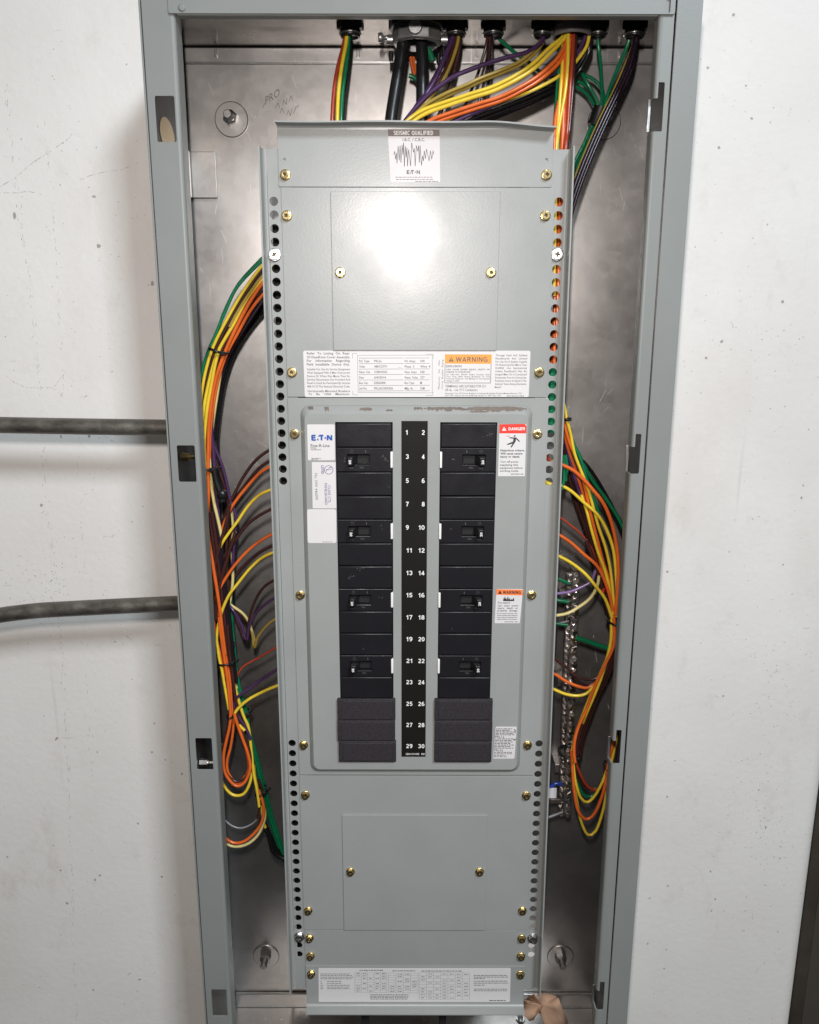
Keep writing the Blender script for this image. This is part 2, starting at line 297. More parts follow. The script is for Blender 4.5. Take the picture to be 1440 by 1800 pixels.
def wallmat():
    m = bpy.data.materials.new('white_wall_paint'); m.use_nodes = True; t = m.node_tree; b = t.nodes['Principled BSDF']; L = t.links.new
    b.inputs['Roughness'].default_value = 0.55; b.inputs['Specular IOR Level'].default_value = 0.3
    g = t.nodes.new('ShaderNodeNewGeometry'); cur = None
    def noise(scale, det, st=(1, 1, 1), rot=0, ro=0.55):
        mpn = t.nodes.new('ShaderNodeMapping'); mpn.inputs['Scale'].default_value = st; mpn.inputs['Rotation'].default_value = (0, R(rot), 0); L(g.outputs['Position'], mpn.inputs[0])
        n = t.nodes.new('ShaderNodeTexNoise'); n.inputs['Scale'].default_value = scale; n.inputs['Detail'].default_value = det; n.inputs['Roughness'].default_value = ro; L(mpn.outputs[0], n.inputs['Vector']); return n
    def ramp(n, a, bb, c0=(0, 0, 0), c1=(1, 1, 1)):
        r = t.nodes.new('ShaderNodeValToRGB'); r.color_ramp.elements[0].position = a; r.color_ramp.elements[1].position = bb; r.color_ramp.elements[0].color = (*c0, 1); r.color_ramp.elements[1].color = (*c1, 1); L(n.outputs[0], r.inputs[0]); return r
    base = ramp(noise(4, 6), 0.3, 0.72, (0.665, 0.645, 0.62), (0.735, 0.72, 0.695))
    def over(prev, mask, col, f=1.0):
        ml = t.nodes.new('ShaderNodeMath'); ml.operation = 'MULTIPLY'; ml.inputs[1].default_value = f; L(mask.outputs[0], ml.inputs[0])
        mx = t.nodes.new('ShaderNodeMixRGB'); mx.inputs[2].default_value = (*col, 1); L(ml.outputs[0], mx.inputs[0]); L(prev.outputs[0], mx.inputs[1]); return mx
    cur = over(base, ramp(noise(9, 9, (1, 1, 0.5), 0, 0.72), 0.60, 0.78), (0.52, 0.47, 0.42), 0.75)     # faint grime
    cur = over(cur, ramp(noise(3.2, 7, (1, 1, 0.6), 0, 0.66), 0.50, 0.72), (0.60, 0.545, 0.50), 0.5)
    cur = over(cur, ramp(noise(26, 6, (1, 1, 0.8), 0, 0.7), 0.58, 0.72), (0.56, 0.53, 0.50), 0.35)
    # specks, gathered in patches
    sp = ramp(noise(230, 1.5), 0.735, 0.765); patch = ramp(noise(5.5, 2), 0.46, 0.66)
    mm = t.nodes.new('ShaderNodeMath'); mm.operation = 'MULTIPLY'; L(sp.outputs[0], mm.inputs[0]); L(patch.outputs[0], mm.inputs[1])
    cur = over(cur, mm, (0.16, 0.14, 0.13), 0.85)
    sp2 = ramp(noise(120, 1, (1, 1, 0.8)), 0.77, 0.79); cur = over(cur, sp2, (0.20, 0.17, 0.16), 0.7)
    sc = ramp(noise(60, 2, (0.28, 1, 1.8), 12), 0.735, 0.76); mm2 = t.nodes.new('ShaderNodeMath'); mm2.operation = 'MULTIPLY'; L(sc.outputs[0], mm2.inputs[0]); L(patch.outputs[0], mm2.inputs[1])
    cur = over(cur, mm2, (0.33, 0.31, 0.30), 0.55)
    st = ramp(noise(40, 4, (1.1, 1, 0.045), -4), 0.66, 0.80); cur = over(cur, st, (0.44, 0.41, 0.385), 0.5)    # long run-down streaks
    L(cur.outputs[0], b.inputs['Base Color'])
    nb = noise(120, 5); bp = t.nodes.new('ShaderNodeBump'); bp.inputs['Strength'].default_value = 0.35; bp.inputs['Distance'].default_value = 0.0012; L(nb.outputs[0], bp.inputs['Height']); L(bp.outputs[0], b.inputs['Normal'])
    return m
WALLM = wallmat()
# ------------------------------------------------------------------ wall
WY = 148.0
wb = MB()
prof = [(-1500, WY), (530, WY)] + [(530 + 22 * math.sin(R(a)), WY + 22 - 22 * math.cos(R(a))) for a in range(10, 91, 10)] + [(552, WY + 200)]
n = len(prof); zz = (-1560, 900)
wb.add([(x, y, z) for z in zz for x, y in prof], [(i, i + 1, i + 1 + n, i + n) for i in range(n - 1)], True)
wall = wb.build('wall', WALLM, kind='structure', recalc=False)
wall.data.set_sharp_from_angle(angle=R(50))
DARKB = mat('dark_brown_paint', (0.045, 0.036, 0.028), 0.5, noise=0.3, nscale=12, rvar=0.1)
pst = MB().box(556, 575, WY + 20, WY + 60, -1560, 900).build('post', DARKB, bevel=2)
pst['label'] = 'dark brown upright frame past the right-hand end of the white wall'; pst['category'] = 'door frame'
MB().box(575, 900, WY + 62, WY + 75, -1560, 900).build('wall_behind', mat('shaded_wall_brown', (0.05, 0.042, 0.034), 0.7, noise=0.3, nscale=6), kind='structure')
rg = random.Random(11); sf = MB(); SCUFF = mat('grey_scuff', (0.36, 0.335, 0.32), 0.6)
def scuff(path, dens, wmin, wmax, jit, lmax=7):
    for (xa, ya), (xb, yb) in zip(path, path[1:]):
        L = math.hypot(xb - xa, yb - ya); k = int(L * dens)
        for _ in range(k):
            t = rg.random(); x, y = xa + (xb - xa) * t + rg.gauss(0, jit), ya + (yb - ya) * t + rg.gauss(0, jit * 0.3); l = rg.uniform(0.6, lmax)
            dx, dy = (xb - xa) / L * l, (yb - ya) / L * l; line(sf, (x, y), (x + dx + rg.uniform(-.4, .4), y + dy), rg.uniform(wmin, wmax), WY, 0.05 + 0.01 * (_ % 4))
scuff([(10, 140), (28, 330), (48, 470), (68, 660), (82, 900), (100, 1010), (112, 1200), (125, 1500), (135, 1790)], 0.16, 0.3, 0.9, 2.2)
scuff([(75, 200), (90, 330), (104, 540), (112, 690)], 0.10, 0.3, 0.8, 1.6); scuff([(135, 730), (148, 980), (150, 1120), (165, 1400)], 0.08, 0.3, 0.8, 2.5)
for p in ([(0, 328), (28, 312), (56, 287), (85, 268), (118, 246), (131, 231)], [(0, 339), (30, 339), (50, 336), (70, 341)], [(5, 656), (25, 672), (45, 681), (95, 682), (112, 700)], [(95, 680), (118, 652)], [(140, 697), (148, 699), (158, 692)], [(176, 340), (180, 339)], [(138, 318), (158, 309), (180, 303), (215, 298), (245, 285)],
          [(177, 765), (190, 770), (204, 779)], [(176, 942), (196, 944), (211, 932)], [(218, 1114), (226, 1121), (233, 1126)], [(1306, 1602), (1324, 1598), (1322, 1614)], [(1327, 1710), (1340, 1695), (1346, 1697), (1342, 1688)], [(1352, 1595), (1362, 1588)], [(1352, 1190), (1365, 1180)], [(1386, 205), (1390, 192)]):
    for a_, b_ in zip(p, p[1:]): scuff([a_, b_], 0.40, 0.3, 0.9, 0.5, 4)
for cx0, cy0, sx_, sy_, k in ((70, 1040, 30, 40, 90), (95, 1020, 12, 28, 40), (140, 1000, 60, 120, 50), (1330, 1400, 40, 160, 130), (1390, 1180, 30, 60, 40), (1320, 620, 60, 60, 50), (1280, 300, 80, 200, 40), (150, 400, 80, 240, 70), (180, 1500, 80, 200, 60), (1290, 1000, 80, 200, 40), (1350, 1470, 25, 40, 60)):
    for _ in range(k):
        x, y, l = rg.gauss(cx0, sx_), rg.gauss(cy0, sy_), rg.uniform(0.6, 3.0); a = rg.uniform(-.6, .9); line(sf, (x, y), (x + l * math.cos(a), y + l * math.sin(a)), rg.uniform(.5, 1.5), WY, 0.05 + 0.01 * (_ % 6))
sf.build('scuff_marks', SCUFF, wall, kind='stuff', recalc=False)
# ------------------------------------------------------------------ conduits on the left
def cat_spline(pts, step=5.0):
    pts = [Vector(p) for p in pts]
    if len(pts) == 2: pts.insert(1, (pts[0] + pts[1]) / 2)
    ext = [pts[0] * 2 - pts[1]] + pts + [pts[-1] * 2 - pts[-2]]; out = []
    for i in range(1, len(ext) - 2):
        p0, p1, p2, p3 = ext[i - 1:i + 3]; m = max(2, int((p2 - p1).length / step))
        for k in range(m):
            t = k / m; out.append(0.5 * ((2 * p1) + (p2 - p0) * t + (2 * p0 - 5 * p1 + 4 * p2 - p3) * t * t + (3 * p1 - p0 - 3 * p2 + p3) * t ** 3))
    out.append(ext[-2]); return out
for pts, lab in (([(-1480, 78, -96), (-700, 78, -108), (-450, 78, -113.8), (-244, 78, -116.8)], 'upper straight galvanised conduit running along the white wall into the left side of the cabinet'),
                 ([(-1480, 78, -1150), (-1000, 78, -720), (-700, 78, -455), (-590, 78, -373), (-535, 78, -347)] + [P(x, y, 78) for x, y in ((0, 1081.5), (33, 1077), (70, 1073), (105, 1071), (200, 1066), (320, 1060.5))], 'lower galvanised conduit that bends downward toward the left edge of the photo')):
    t = thing('conduit', lab, 'conduit', pts[-1], 'conduits entering the cabinet from the left')
    MB().tube(cat_spline(pts, 12), 9.1, 20).build('tube', COND, t)
    MB().lathe([(9.3, -34), (11.2, -33), (11.2, -6), (13.5, -5), (13.5, -2)], (pts[-1][0] - 2, 78, pts[-1][2]), 18, 'x').build('fitting', DIE, t) if False else None
# ------------------------------------------------------------------ cabinet
box = thing('panelboard_cabinet', 'tall grey steel electrical cabinet with its door off, mounted on the white wall', 'electrical cabinet', (9.5, 146, -946))
MB().box(-244.9, 262.9, 144.2, 146, -944.4, 284.9).build('back_panel', GALV, box)
MB().box(-244, 262, 139.6, 144.0, 268.5, 284.6).build('back_flange', GALV, box, bevel=1.6, seg=3)
MB().box(-244, 262, 139.0, 139.6, 267.9, 269.3).build('edge_highlight', SILV, box, bevel=0.2)  # bright zinc strips added as highlights along both flange edges
MB().box(-244, 262, 139.6, 144.0, -944, -922).build('back_flange', GALV, box, bevel=1.6, seg=3)
MB().box(-244, 262, 138.9, 139.6, -943.8, -942.4).build('edge_highlight', SILV, box, bevel=0.2)
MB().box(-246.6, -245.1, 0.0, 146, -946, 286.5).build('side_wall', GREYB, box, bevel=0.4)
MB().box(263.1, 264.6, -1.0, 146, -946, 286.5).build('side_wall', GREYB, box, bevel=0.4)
TOPM = mat('shade_dark_galvanised', (0.24, 0.225, 0.205), 0.24, metal=1.0, noise=0.6, nscale=22, col2=(0.07, 0.062, 0.055), rvar=0.08, stretch=(0.6, 1, 1))  # darker copy of the galvanised steel, dim reflections put into its colour
MB().box(-244.9, 262.9, 3, 146, 285.0, 286.5).build('top_wall', TOPM, box)
MB().box(-244.9, 262.9, 3, 146, -946, -944.5).build('bottom_wall', GALV, box)
# galvanised liners on the inner sides, shade of the gap painted into their colour
LINER = mat('shade_dark_steel', (0.055, 0.065, 0.07), 0.5, metal=0.5, noise=0.4, nscale=14)
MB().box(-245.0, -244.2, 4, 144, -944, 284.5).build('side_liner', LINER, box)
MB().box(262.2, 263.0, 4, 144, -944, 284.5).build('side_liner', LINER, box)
lm = MB(); SL = [(162.5, 202), (-162.2, -124.5), (-490.3, -451.6), (-821.2, -782.8)]
plate(lm, rrect(-244.0, -217.4, -946, 283), [rrect(-237.2, -219.0, a, b, 1.6) for a, b in SL], 0.0, 1.6, 0.3)
lm.sweep([(-217.4, 0), (-216.2, 0.3), (-215.0, 1.0), (-214.2, 2.1), (-213.9, 3.4), (-213.9, 21)], 'z', -946, 283, 1.6)
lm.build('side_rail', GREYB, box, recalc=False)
rm = MB(); SR = [(172.5, 214.5), (-153, -112), (-482, -441), (-812, -771.5)]
ol = [(240.0, -946), (240.0, 283), (229.4, 283)]
for a, b in SR: ol += [(229.4, b), (234.6, b), (235.2, b - 1), (235.2, a + 1), (234.6, a), (229.4, a)]
ol += [(229.4, -946)]
plate(rm, ol[::-1], [], 0.4, 1.6, 0.25)
zc = [283] + [v for a, b in SR for v in (a + 0.68 * (b - a), a)] + [-946]
for i in range(0, len(zc), 2): rm.sweep([(229.4, 0.4), (228.0, 0.7), (226.9, 1.5), (226.2, 2.7), (226.0, 4.0), (226.0, 15)], 'z', zc[i + 1], zc[i], -1.6)
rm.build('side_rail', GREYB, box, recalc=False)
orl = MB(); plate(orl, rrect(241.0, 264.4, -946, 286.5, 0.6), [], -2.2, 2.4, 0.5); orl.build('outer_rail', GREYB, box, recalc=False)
tl = MB(); plate(tl, rrect(-219.3, 239.6, 270.2, 286.4, 1.5), [rrect(231.3, 234.9, 271.5, 283.5, 1.4)], -2.0, 1.8, 0.3)
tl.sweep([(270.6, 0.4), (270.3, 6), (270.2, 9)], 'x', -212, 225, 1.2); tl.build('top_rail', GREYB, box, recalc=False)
for a, b in SR: MB().box(223.4, 226.0, 9, 10.2, a + 1.0, b - (b - a) * 0.30).build('clip', SILV if a > 0 else GALV, box, bevel=0.3)
TARN0 = mat('dull_bolt_zinc', (0.30, 0.29, 0.28), 0.45, metal=0.9)
# pale galvanised brackets, small tongues punched out of the flange, mounting bolts
MB().box(-243.6, -214, 139, 141, 132, 180).build('bracket', GALV, box, bevel=0.6)
MB().box(-243.6, -241.8, 98, 138, 132, 180).build('bracket', SILV, box, bevel=0.6)
for x in (-208, -56, 70.7, 224.4):
    m = MB().box(x - 1.6, x + 1.6, 137, 141.3, 274, 281.5); m.lathe([(2.6, 0), (2.6, 1.2)], (x, 139.9, 275.5), 12); m.build('tongue', SILV, box, bevel=0.4)
for (x, z) in ((-195.6, 214.5), (212.2, 212.5), (-198.7, -862), (211.3, -862)):
    SB = SILV if z > 0 else TARN0
    b_ = MB().lathe([(3.8, -22), (4.6, -21), (4.6, 3)], (x, 144, z), 16).build('mounting_bolt', SB, box)
    MB().lathe([(17.5, -0.9), (18.3, -0.4), (18.3, 1.2)], (x, 143.5, z - 1), 36).build('washer', GALV, b_)
    MB().lathe([(5.2, -9.4), (8.0, -8.0), (8.0, -1)], (x, 143.6, z), 6, smooth=False, ph=0.3).build('nut', SB, b_)
MB().lathe([(11, -0.5), (11.4, 0)], (0, 0, 0), 30, 'x')
kk = MB(); kk.lathe([(6.6, -0.2), (8.2, 0.5)], (-244.2, 60, 181), 30, 'x'); 
for v in kk.v: pass
kn = MB(); kn.v = [(x, 60 + (y - 60) * 3.1, 181 + (z - 181) * 1.9) for x, y, z in kk.v]; kn.f = kk.f; kn.sm = kk.sm; kn.build('knockout', mat('brassy_knockout', (0.45, 0.36, 0.20), 0.4, metal=0.8), box)
for (px, py, m_) in ((318, 803, GOLD), (350, 1340, SILV)):
    x, _, z = P(px, py, 34)
    MB().lathe([(4.6, -3), (4.6, 6), (2.2, 6), (2.2, 14)], (-240, 34, z), 6, 'x', False).build('bolt', m_, box)
MB().lathe([(2.0, -1.2), (3.4, -0.6), (3.6, 0)], (P(321, 15)[0], -2.0, P(321, 15)[2]), 14).build('rivet', GREYB, box)
# faint felt-pen writing and the scuffed bottom
pen = MB(); Yp = 144.1
def slant_text(mb, s, px0, py0, px1, py1, hp, Y):
    a, b = P(px0, py0, Y), P(px1, py1, Y); k = (b[2] - a[2]) / (b[0] - a[0])
    TM(mb, s, a[0], b[0], a[2], hp * 0.66, Y, 0.0, sl=k, ypush=0.15)
slant_text(pen, 'PRO', 467, 184, 492, 168, 12, Yp)
for (a, b) in (((484, 190), (489, 181)), ((489, 181), (492, 190)), ((497, 186), (499, 176)), ((499, 176), (503, 184)), ((503, 184), (505, 173)), ((508, 179), (512, 168)), ((512, 168), (515, 177)),
               ((492, 200), (496, 190)), ((496, 190), (500, 200)), ((504, 203), (507, 194)), ((507, 194), (511, 203)), ((511, 203), (513, 192)), ((516, 200), (520, 189)), ((520, 189), (525, 186)), ((462, 190), (466, 181))):
    line(pen, a, b, 1.0, Yp, 0.15)
pen.build('lettering', mat('faded_marker', (0.19, 0.175, 0.17), 0.6), box)
scr = MB(); rg = random.Random(21)
for (x0_, x1_, y0_, y1_, k, ang) in ((1000, 1130, 140, 420, 34, 62), (350, 450, 200, 620, 26, 80), (990, 1100, 690, 900, 16, -50), (400, 470, 640, 860, 16, 40), (1010, 1080, 1100, 1400, 12, 70), (340, 560, 130, 260, 16, 50)):
    for _ in range(k):
        x, y, l, a = rg.uniform(x0_, x1_), rg.uniform(y0_, y1_), rg.choice((2, 3, 5, 9, 16, 24)), R(ang + rg.gauss(0, 14)); line(scr, (x, y), (x + l * math.cos(a), y + l * math.sin(a)), rg.uniform(0.4, 1.0), 144.1, 0.06 + 0.01 * (_ % 5))
scr.build('scratches', mat('bright_scratch', (0.62, 0.60, 0.58), 0.45, metal=0.3), box, kind='stuff', recalc=False)
# ------------------------------------------------------------------ screws (shared meshes)
def proto(parts):
    me = bpy.data.meshes.new('screw'); bm = bmesh.new(); idx = []
    for ip, mb in enumerate(parts):
        idx += [1 if ip == 2 else 0] * len(mb.f)
        t = bpy.data.meshes.new('t'); t.from_pydata([(v[0] / 1000, v[1] / 1000, v[2] / 1000) for v in mb.v], [], mb.f); t.polygons.foreach_set('use_smooth', mb.sm)
        bm.from_mesh(t); bpy.data.meshes.remove(t)
    bmesh.ops.recalc_face_normals(bm, faces=bm.faces); bm.to_mesh(me); bm.free(); me.polygons.foreach_set('material_index', idx); return me
def hexhead(rw, rh, h, hole, m_):
    a = MB().lathe([(rh, -1.1), (rw - 0.5, -1.0), (rw, -0.6), (rw, 0.3)], (0, 0, 0), 24)
    a.lathe([(rh - 0.1, -1.0), (rh - 0.1, -h + 0.7)], (0, 0, 0), 6, smooth=False, cap=False)
    b = MB(); plate(b, [(rh * math.cos(R(60 * k)), rh * math.sin(R(60 * k))) for k in range(6)], [hole], -h, 1.6, 0.35)
    c = MB().lathe([(rh - 0.6, -h + 1.7), (rh - 0.6, -1)], (0, 0, 0), 6, smooth=False)
    me = proto([a, b, c]); me.materials.append(m_); me.materials.append(DARKMETAL); return me
DARKMETAL = mat('shaded_recess', (0.10, 0.075, 0.03), 0.6, metal=0.4)  # recess floor of the screw metal, shade of the hole painted dark
SQ = [(-1.25, -1.25), (1.25, -1.25), (1.25, 1.25), (-1.25, 1.25)]
PL = [(-.6, -2.2), (.6, -2.2), (.6, -.6), (2.2, -.6), (2.2, .6), (.6, .6), (.6, 2.2), (-.6, 2.2), (-.6, .6), (-2.2, .6), (-2.2, -.6), (-.6, -.6)]
M_GOLD = hexhead(5.2, 4.2, 4.0, SQ, GOLD); M_SILV = hexhead(6.6, 5.2, 4.6, PL, SILV)
def inst(name, me, parent, loc, ang=0.0, label=None):
    o = bpy.data.objects.new(name, me); COL.objects.link(o); o.parent = parent; o.location = W(loc) - rootloc(parent)
    o.rotation_euler = (random.uniform(-0.05, 0.05), ang, random.uniform(-0.05, 0.05))
    if label: o['label'] = label
    return o
def screws(parent, pts, y, me=None):
    for px, py in pts:
        x, _, z = P(px, py, y - 2); inst('screw', me or M_GOLD, parent, (x, y, z), random.uniform(0, 3))
# ------------------------------------------------------------------ perforated rails either side of the covers
def sk(z): return 4.4 * (150 - z) / 950.0
def rail(side):
    L = side < 0
    t = thing('perforated_rail', 'left upright grey rail with a column of round holes, beside the screwed covers' if L else 'right upright grey rail with a column of round holes, next to the terminal bar',
              'rail', (-134 if L else 148, 13, -792), 'perforated rails either side of the covers')
    f = MB(); hz = [111.6 - 12.5 * i for i in range(23)] + [-464.1 - 12.7 * i for i in range(23)]
    hx = -131.8 if L else 143.7
    x0, x1 = (-137.6, -112) if L else (126, 149.2)
    plate(f, rrect(126, 149.2, -792.5, 158.8), [circ(143.7, z, 4.15) for z in hz], 12.0, 1.5, 0.2)
    if L: f.v = [(11.9 - x, y, z) for x, y, z in f.v]; f.f = [t_[::-1] for t_ in f.f]
    pr = [(-137.6, 12), (-139.2, 11.5), (-140.4, 10.3), (-140.9, 8.6), (-140.9, -4)] if L else [(149.2, 12), (150.8, 11.5), (152.0, 10.3), (152.5, 8.6), (152.5, -4)]
    g = MB().sweep(pr, 'z', -789 if L else -790, 158.8, -1.5 if L else 1.5)
    if not L:
        f.v = [(x + sk(z), y, z) for x, y, z in f.v]; g.v = [(x + sk(z), y, z) for x, y, z in g.v]
    f.build('face', GREY, t, recalc=False); g.build('flange', GREY, t, recalc=True)
    screws(t, [(482.2, 448), (526, 1648)] if L else [(980, 447.5), (937, 1651)], 12.0, M_SILV)
    return t
rail(-1); rail(1)
# a grey inner frame under the covers, standing on the back panel: keeps the space behind them closed
ch = thing('interior_chassis', 'grey sheet metal chassis behind the covers carrying the breakers', 'chassis', (5, 144, -790))
MB().box(-100, 110, 70, 72, -770, 60).build('tray', GALV, ch)
for x in (-80, 86): MB().box(x, x + 3, 72, 143.8, -770, 60).build('side_plate', GALV, ch)
# ------------------------------------------------------------------ cover plates
def sticker(parent, px0, px1, py0, py1, Y, m_, r=1.2, px0b=None, px1b=None, label=None):
    a = P(px0, py0, Y); b = P(px1, py0, Y); c = P(px1b or px1, py1, Y); d = P(px0b or px0, py1, Y)
    pts = []
    q = [(a[0], a[2]), (b[0], b[2]), (c[0], c[2]), (d[0], d[2])]
    for i in range(4):
        p, v, nx_ = Vector(q[i]), Vector(q[i - 1]), Vector(q[(i + 1) % 4]); u1 = (v - p).normalized() * r; u2 = (nx_ - p).normalized() * r
        for k in range(4):
            t = k / 3; pts.append(tuple((1 - t) ** 2 * (p + u1) + 2 * t * (1 - t) * p + t * t * (p + u2)) if r > 0 else tuple(p))
        if r <= 0: del pts[-3:]
    return MB().prism(pts, Y - 0.10, Y + 0.1).build('sticker', m_, parent, label=label)
YP = 10.4
# A: top plate
A = thing('cover_plate', 'topmost grey cover plate with the seismic sticker and a forward-bent top flange', 'cover plate', (5, 12, 124.6), 'grey covers screwed one above the other')
pa = MB(); plate(pa, rrect(-126.0, 136.0, 124.7, 175.6, 1.5)[:10] + [(136.0, 175.6), (-126.0, 175.6)], [circ(P(500, 281, YP)[0], P(500, 281, YP)[2], 1.4, 12), circ(P(961, 281, YP)[0], P(961, 281, YP)[2], 1.4, 12)], YP, 1.5, 0.25)
pa.build('plate', GREY, A, recalc=False)
fl = MB(); N = 60
profA = [(175.6, YP), (177.2, YP - 0.3), (178.4, YP - 1.3), (179.0, YP - 3.0), (179.1, -4.0)]
vs = []
for i in range(N + 1):
    x = -126.0 + 262 * i / N; s_ = max(0, (x - 70) / 66); dr = 4.6 * s_ * s_ * (3 - 2 * s_) * 0.9 + 0.35 * math.sin(x * 0.05)
    for (z, y) in profA + [(z + 1.4, y) for z, y in profA[::-1]]:
        f_ = min(1, (z - 175.6) / 2.5); vs.append((x, y, z - dr * f_))
m_ = len(profA) * 2
fl.add(vs, [(i * m_ + k, i * m_ + (k + 1) % m_, (i + 1) * m_ + (k + 1) % m_, (i + 1) * m_ + k) for i in range(N) for k in range(m_)] + [tuple(range(m_)), tuple(range(N * m_, N * m_ + m_))], False)
fl.build('flange', GREY, A)
screws(A, [(501, 307), (961.5, 307)], YP)
s1 = sticker(A, 681.5, 773, 227, 320, YP, CLEARW, 0.4, 687, 774)
b1 = MB(); poly(b1, [(681.8, 227.5), (772.8, 227.5), (773, 239.5), (682.4, 239.5)], YP, 0.13); b1.build('header', BRN, s1)
l1 = MB(); TB(l1, 'SEISMIC QUALIFIED', 692, 761.5, 233.6, 7.6, YP, 0.20, push=0.16); l1.build('lettering', WINK, s1)
l2 = MB(); T(l2, 'I.B.C. / C.B.C.', 708, 747, 245.5, 5.2, YP, 0.008)
T(l2, 'E', 715, 720, 302.5, 6.5, YP, 0.03); T(l2, 'N', 732.5, 738.5, 302.5, 6.5, YP, 0.03); T(l2, '/', 721, 724.5, 302.5, 6.5, YP, 0.02); T(l2, 'T', 723, 728, 302.5, 6.5, YP, 0.03); poly(l2, [(729.5, 301.5), (731.2, 301.5), (731.2, 303.6), (729.5, 303.6)], YP)
pk = [(692, 272), (694, 266), (695.5, 280), (697, 269), (698, 287), (700, 257), (702, 282), (703.5, 256), (705, 286), (707, 255), (708.5, 272), (709.5, 251), (711, 293), (712.5, 257), (714, 277), (715.5, 260), (716.5, 292), (718.5, 263), (720.5, 279), (722, 292), (723.8, 251), (727, 268), (728.5, 261), (730, 292), (732, 256), (734.5, 266), (736, 256), (737.2, 286), (738.6, 256), (741, 291), (743, 274), (744.5, 283), (746, 265), (748, 279), (750, 262), (753, 276), (754.5, 283), (757, 265), (759, 280), (761.5, 265), (762.5, 271)]
for a_, b_ in zip(pk, pk[1:]): line(l2, a_, b_, 0.9, YP)
for yy, x0_, x1_ in ((311.5, 695, 761), (315.5, 696, 762), (319, 730, 770)): micro(l2, x0_, x1_, yy, 1.1, YP)
l2.build('lettering', INKG, s1)
# B: upper plate with blank inner panel
B = thing('cover_plate', 'large grey cover plate with a plain raised rectangle above the long rating label', 'cover plate', (5, 12, -76), 'grey covers screwed one above the other')
pb = MB(); plate(pb, rrect(-124.2, 139, -76.0, 124.2, 0.8), [], YP + 0.1, 1.4, 0.25); pb.build('plate', GREY, B, recalc=False)
pi = MB(); plate(pi, rrect(-76.4, 86.8, -29.4, 120.6, 0.8), [], YP - 1.9, 1.9, 0.4); bp_ = pi.build('blank_panel', GREY, B, recalc=False)
screws(B, [(503.7, 379), (959.3, 379), (513, 655), (948.6, 655)], YP); screws(B, [(598, 479), (863.6, 479)], YP - 1.9)
s2 = sticker(B, 533, 932.8, 616.5, 698, YP, WHITE, 2.0, 536, 929.5)
s2.location.y -= 0.0
LL = MB()
for i, s in enumerate(['Refer  To  Listing  On  Rear', 'Of Deadfront Cover Assembly', 'For    Information    Regarding', 'Field  Installable  Device  Kits.']): T(LL, s, 539.5, 615, (621, 627.7, 633.9, 640.4)[i], 4.2, YP, 0.004)
for i, s in enumerate(['Suitable For Use As Service Equipment', 'When Equipped With A Main Overcurrent', 'Device Or When Not More Than Six', 'Service Disconnects Are Provided And', 'Panel Is Used As Permitted By Section', '408-14 Of The National Electrical Code.']): T(LL, s, 540, 615.5, 649 + 6.05 * i, 3.7, YP, -0.002)
T(LL, 'Horizontally Mounted Breakers', 541, 615.5, 687.3, 3.9, YP, 0.0); T(LL, 'To    Be    100A    Maximum.', 542, 615, 692.6, 3.9, YP, 0.0)
tx0, tx1, txm, tx2 = 630.5, 709.5, 711.5, 756
for i, (a_, b_, c_, d_) in enumerate([('Pnl. Type', 'PRL2a', 'Pnl. Amps', '100'), ('Volts', '480Y/277V', 'Phase  3', 'Wire  4'), ('Neut. Cat.', '1C80N9G02', 'Neut. Amps', '100'), ('Date', '6/4/2014', 'Neut. Volts', '277'), ('Bus Cat.', 'EZB2045R', 'Box Type', '1'), ('Job No.', 'PRL2A3100X30A', 'Mfg. At', 'SUM')]):
    y = 634.6 + 9.6 * i
    T(LL, a_, 631.5, 631.5 + 2.0 * len(a_), y, 4, YP, 0.002); T(LL, b_, 658, 658 + 2.55 * len(b_), y, 4, YP, 0.003); T(LL, c_, 711.5, 711.5 + 2.1 * len(c_), y, 4, YP, 0.002); T(LL, d_, 739, 739 + 2.5 * len(d_), y, 4, YP, 0.003)
    line(LL, (631, y + 4.6), (709.5, y + 4.4), 0.6, YP); line(LL, (711.5, y + 4.4), (755.5, y + 4.2), 0.6, YP)
line(LL, (631, 629.5), (709.5, 629.3), 0.6, YP); line(LL, (711.5, 629.3), (755.5, 629.2), 0.6, YP)
for a_, b_ in (((628.5, 624.5), (760, 624.3)), ((629.8, 690), (760, 690.6)), ((628.5, 624.5), (629.8, 690)), ((760, 624.3), (760, 690.6)), ((619.5, 621.5), (628, 621.5)), ((619.5, 621.5), (619.7, 630)), ((620.5, 694), (629, 694)), ((620.5, 687), (620.5, 694)), ((749, 622.6), (761.6, 622.6)), ((761.6, 622.6), (761.6, 631)), ((749, 695), (761, 695)), ((761, 689), (761, 695))): line(LL, a_, b_, 0.5, YP)
T(LL, '~', 700, 705, 645.5, 2.5, YP)
a_ = P(773.2, 684, YP); b_ = P(773.2, 632, YP); TV(LL, 'Maximum    Set    Max.', a_[0], a_[2], b_[2], 1.9, YP, down=False); a_ = P(779, 684, YP); TV(LL, 'Circuit  Breaker  Rating', a_[0], a_[2], b_[2], 1.9, YP, down=False)
for a_, b_ in (((782.5, 639.5), (782.0, 673)), ((863.5, 639.5), (862.3, 673.3)), ((782, 673), (862.3, 673.3))): line(LL, a_, b_, 0.9, YP)
T(LL, 'EXPLOSION', 784.5, 811.5, 643.7, 3.6, YP, 0.012)
T(LL, 'CAN  CAUSE  SEVERE  INJURY,  DEATH  OR', 784.5, 861, 649.5, 2.6, YP, 0.01); T(LL, 'DAMAGE TO PANELBOARD.', 784.5, 828, 653.8, 2.6, YP, 0.01)
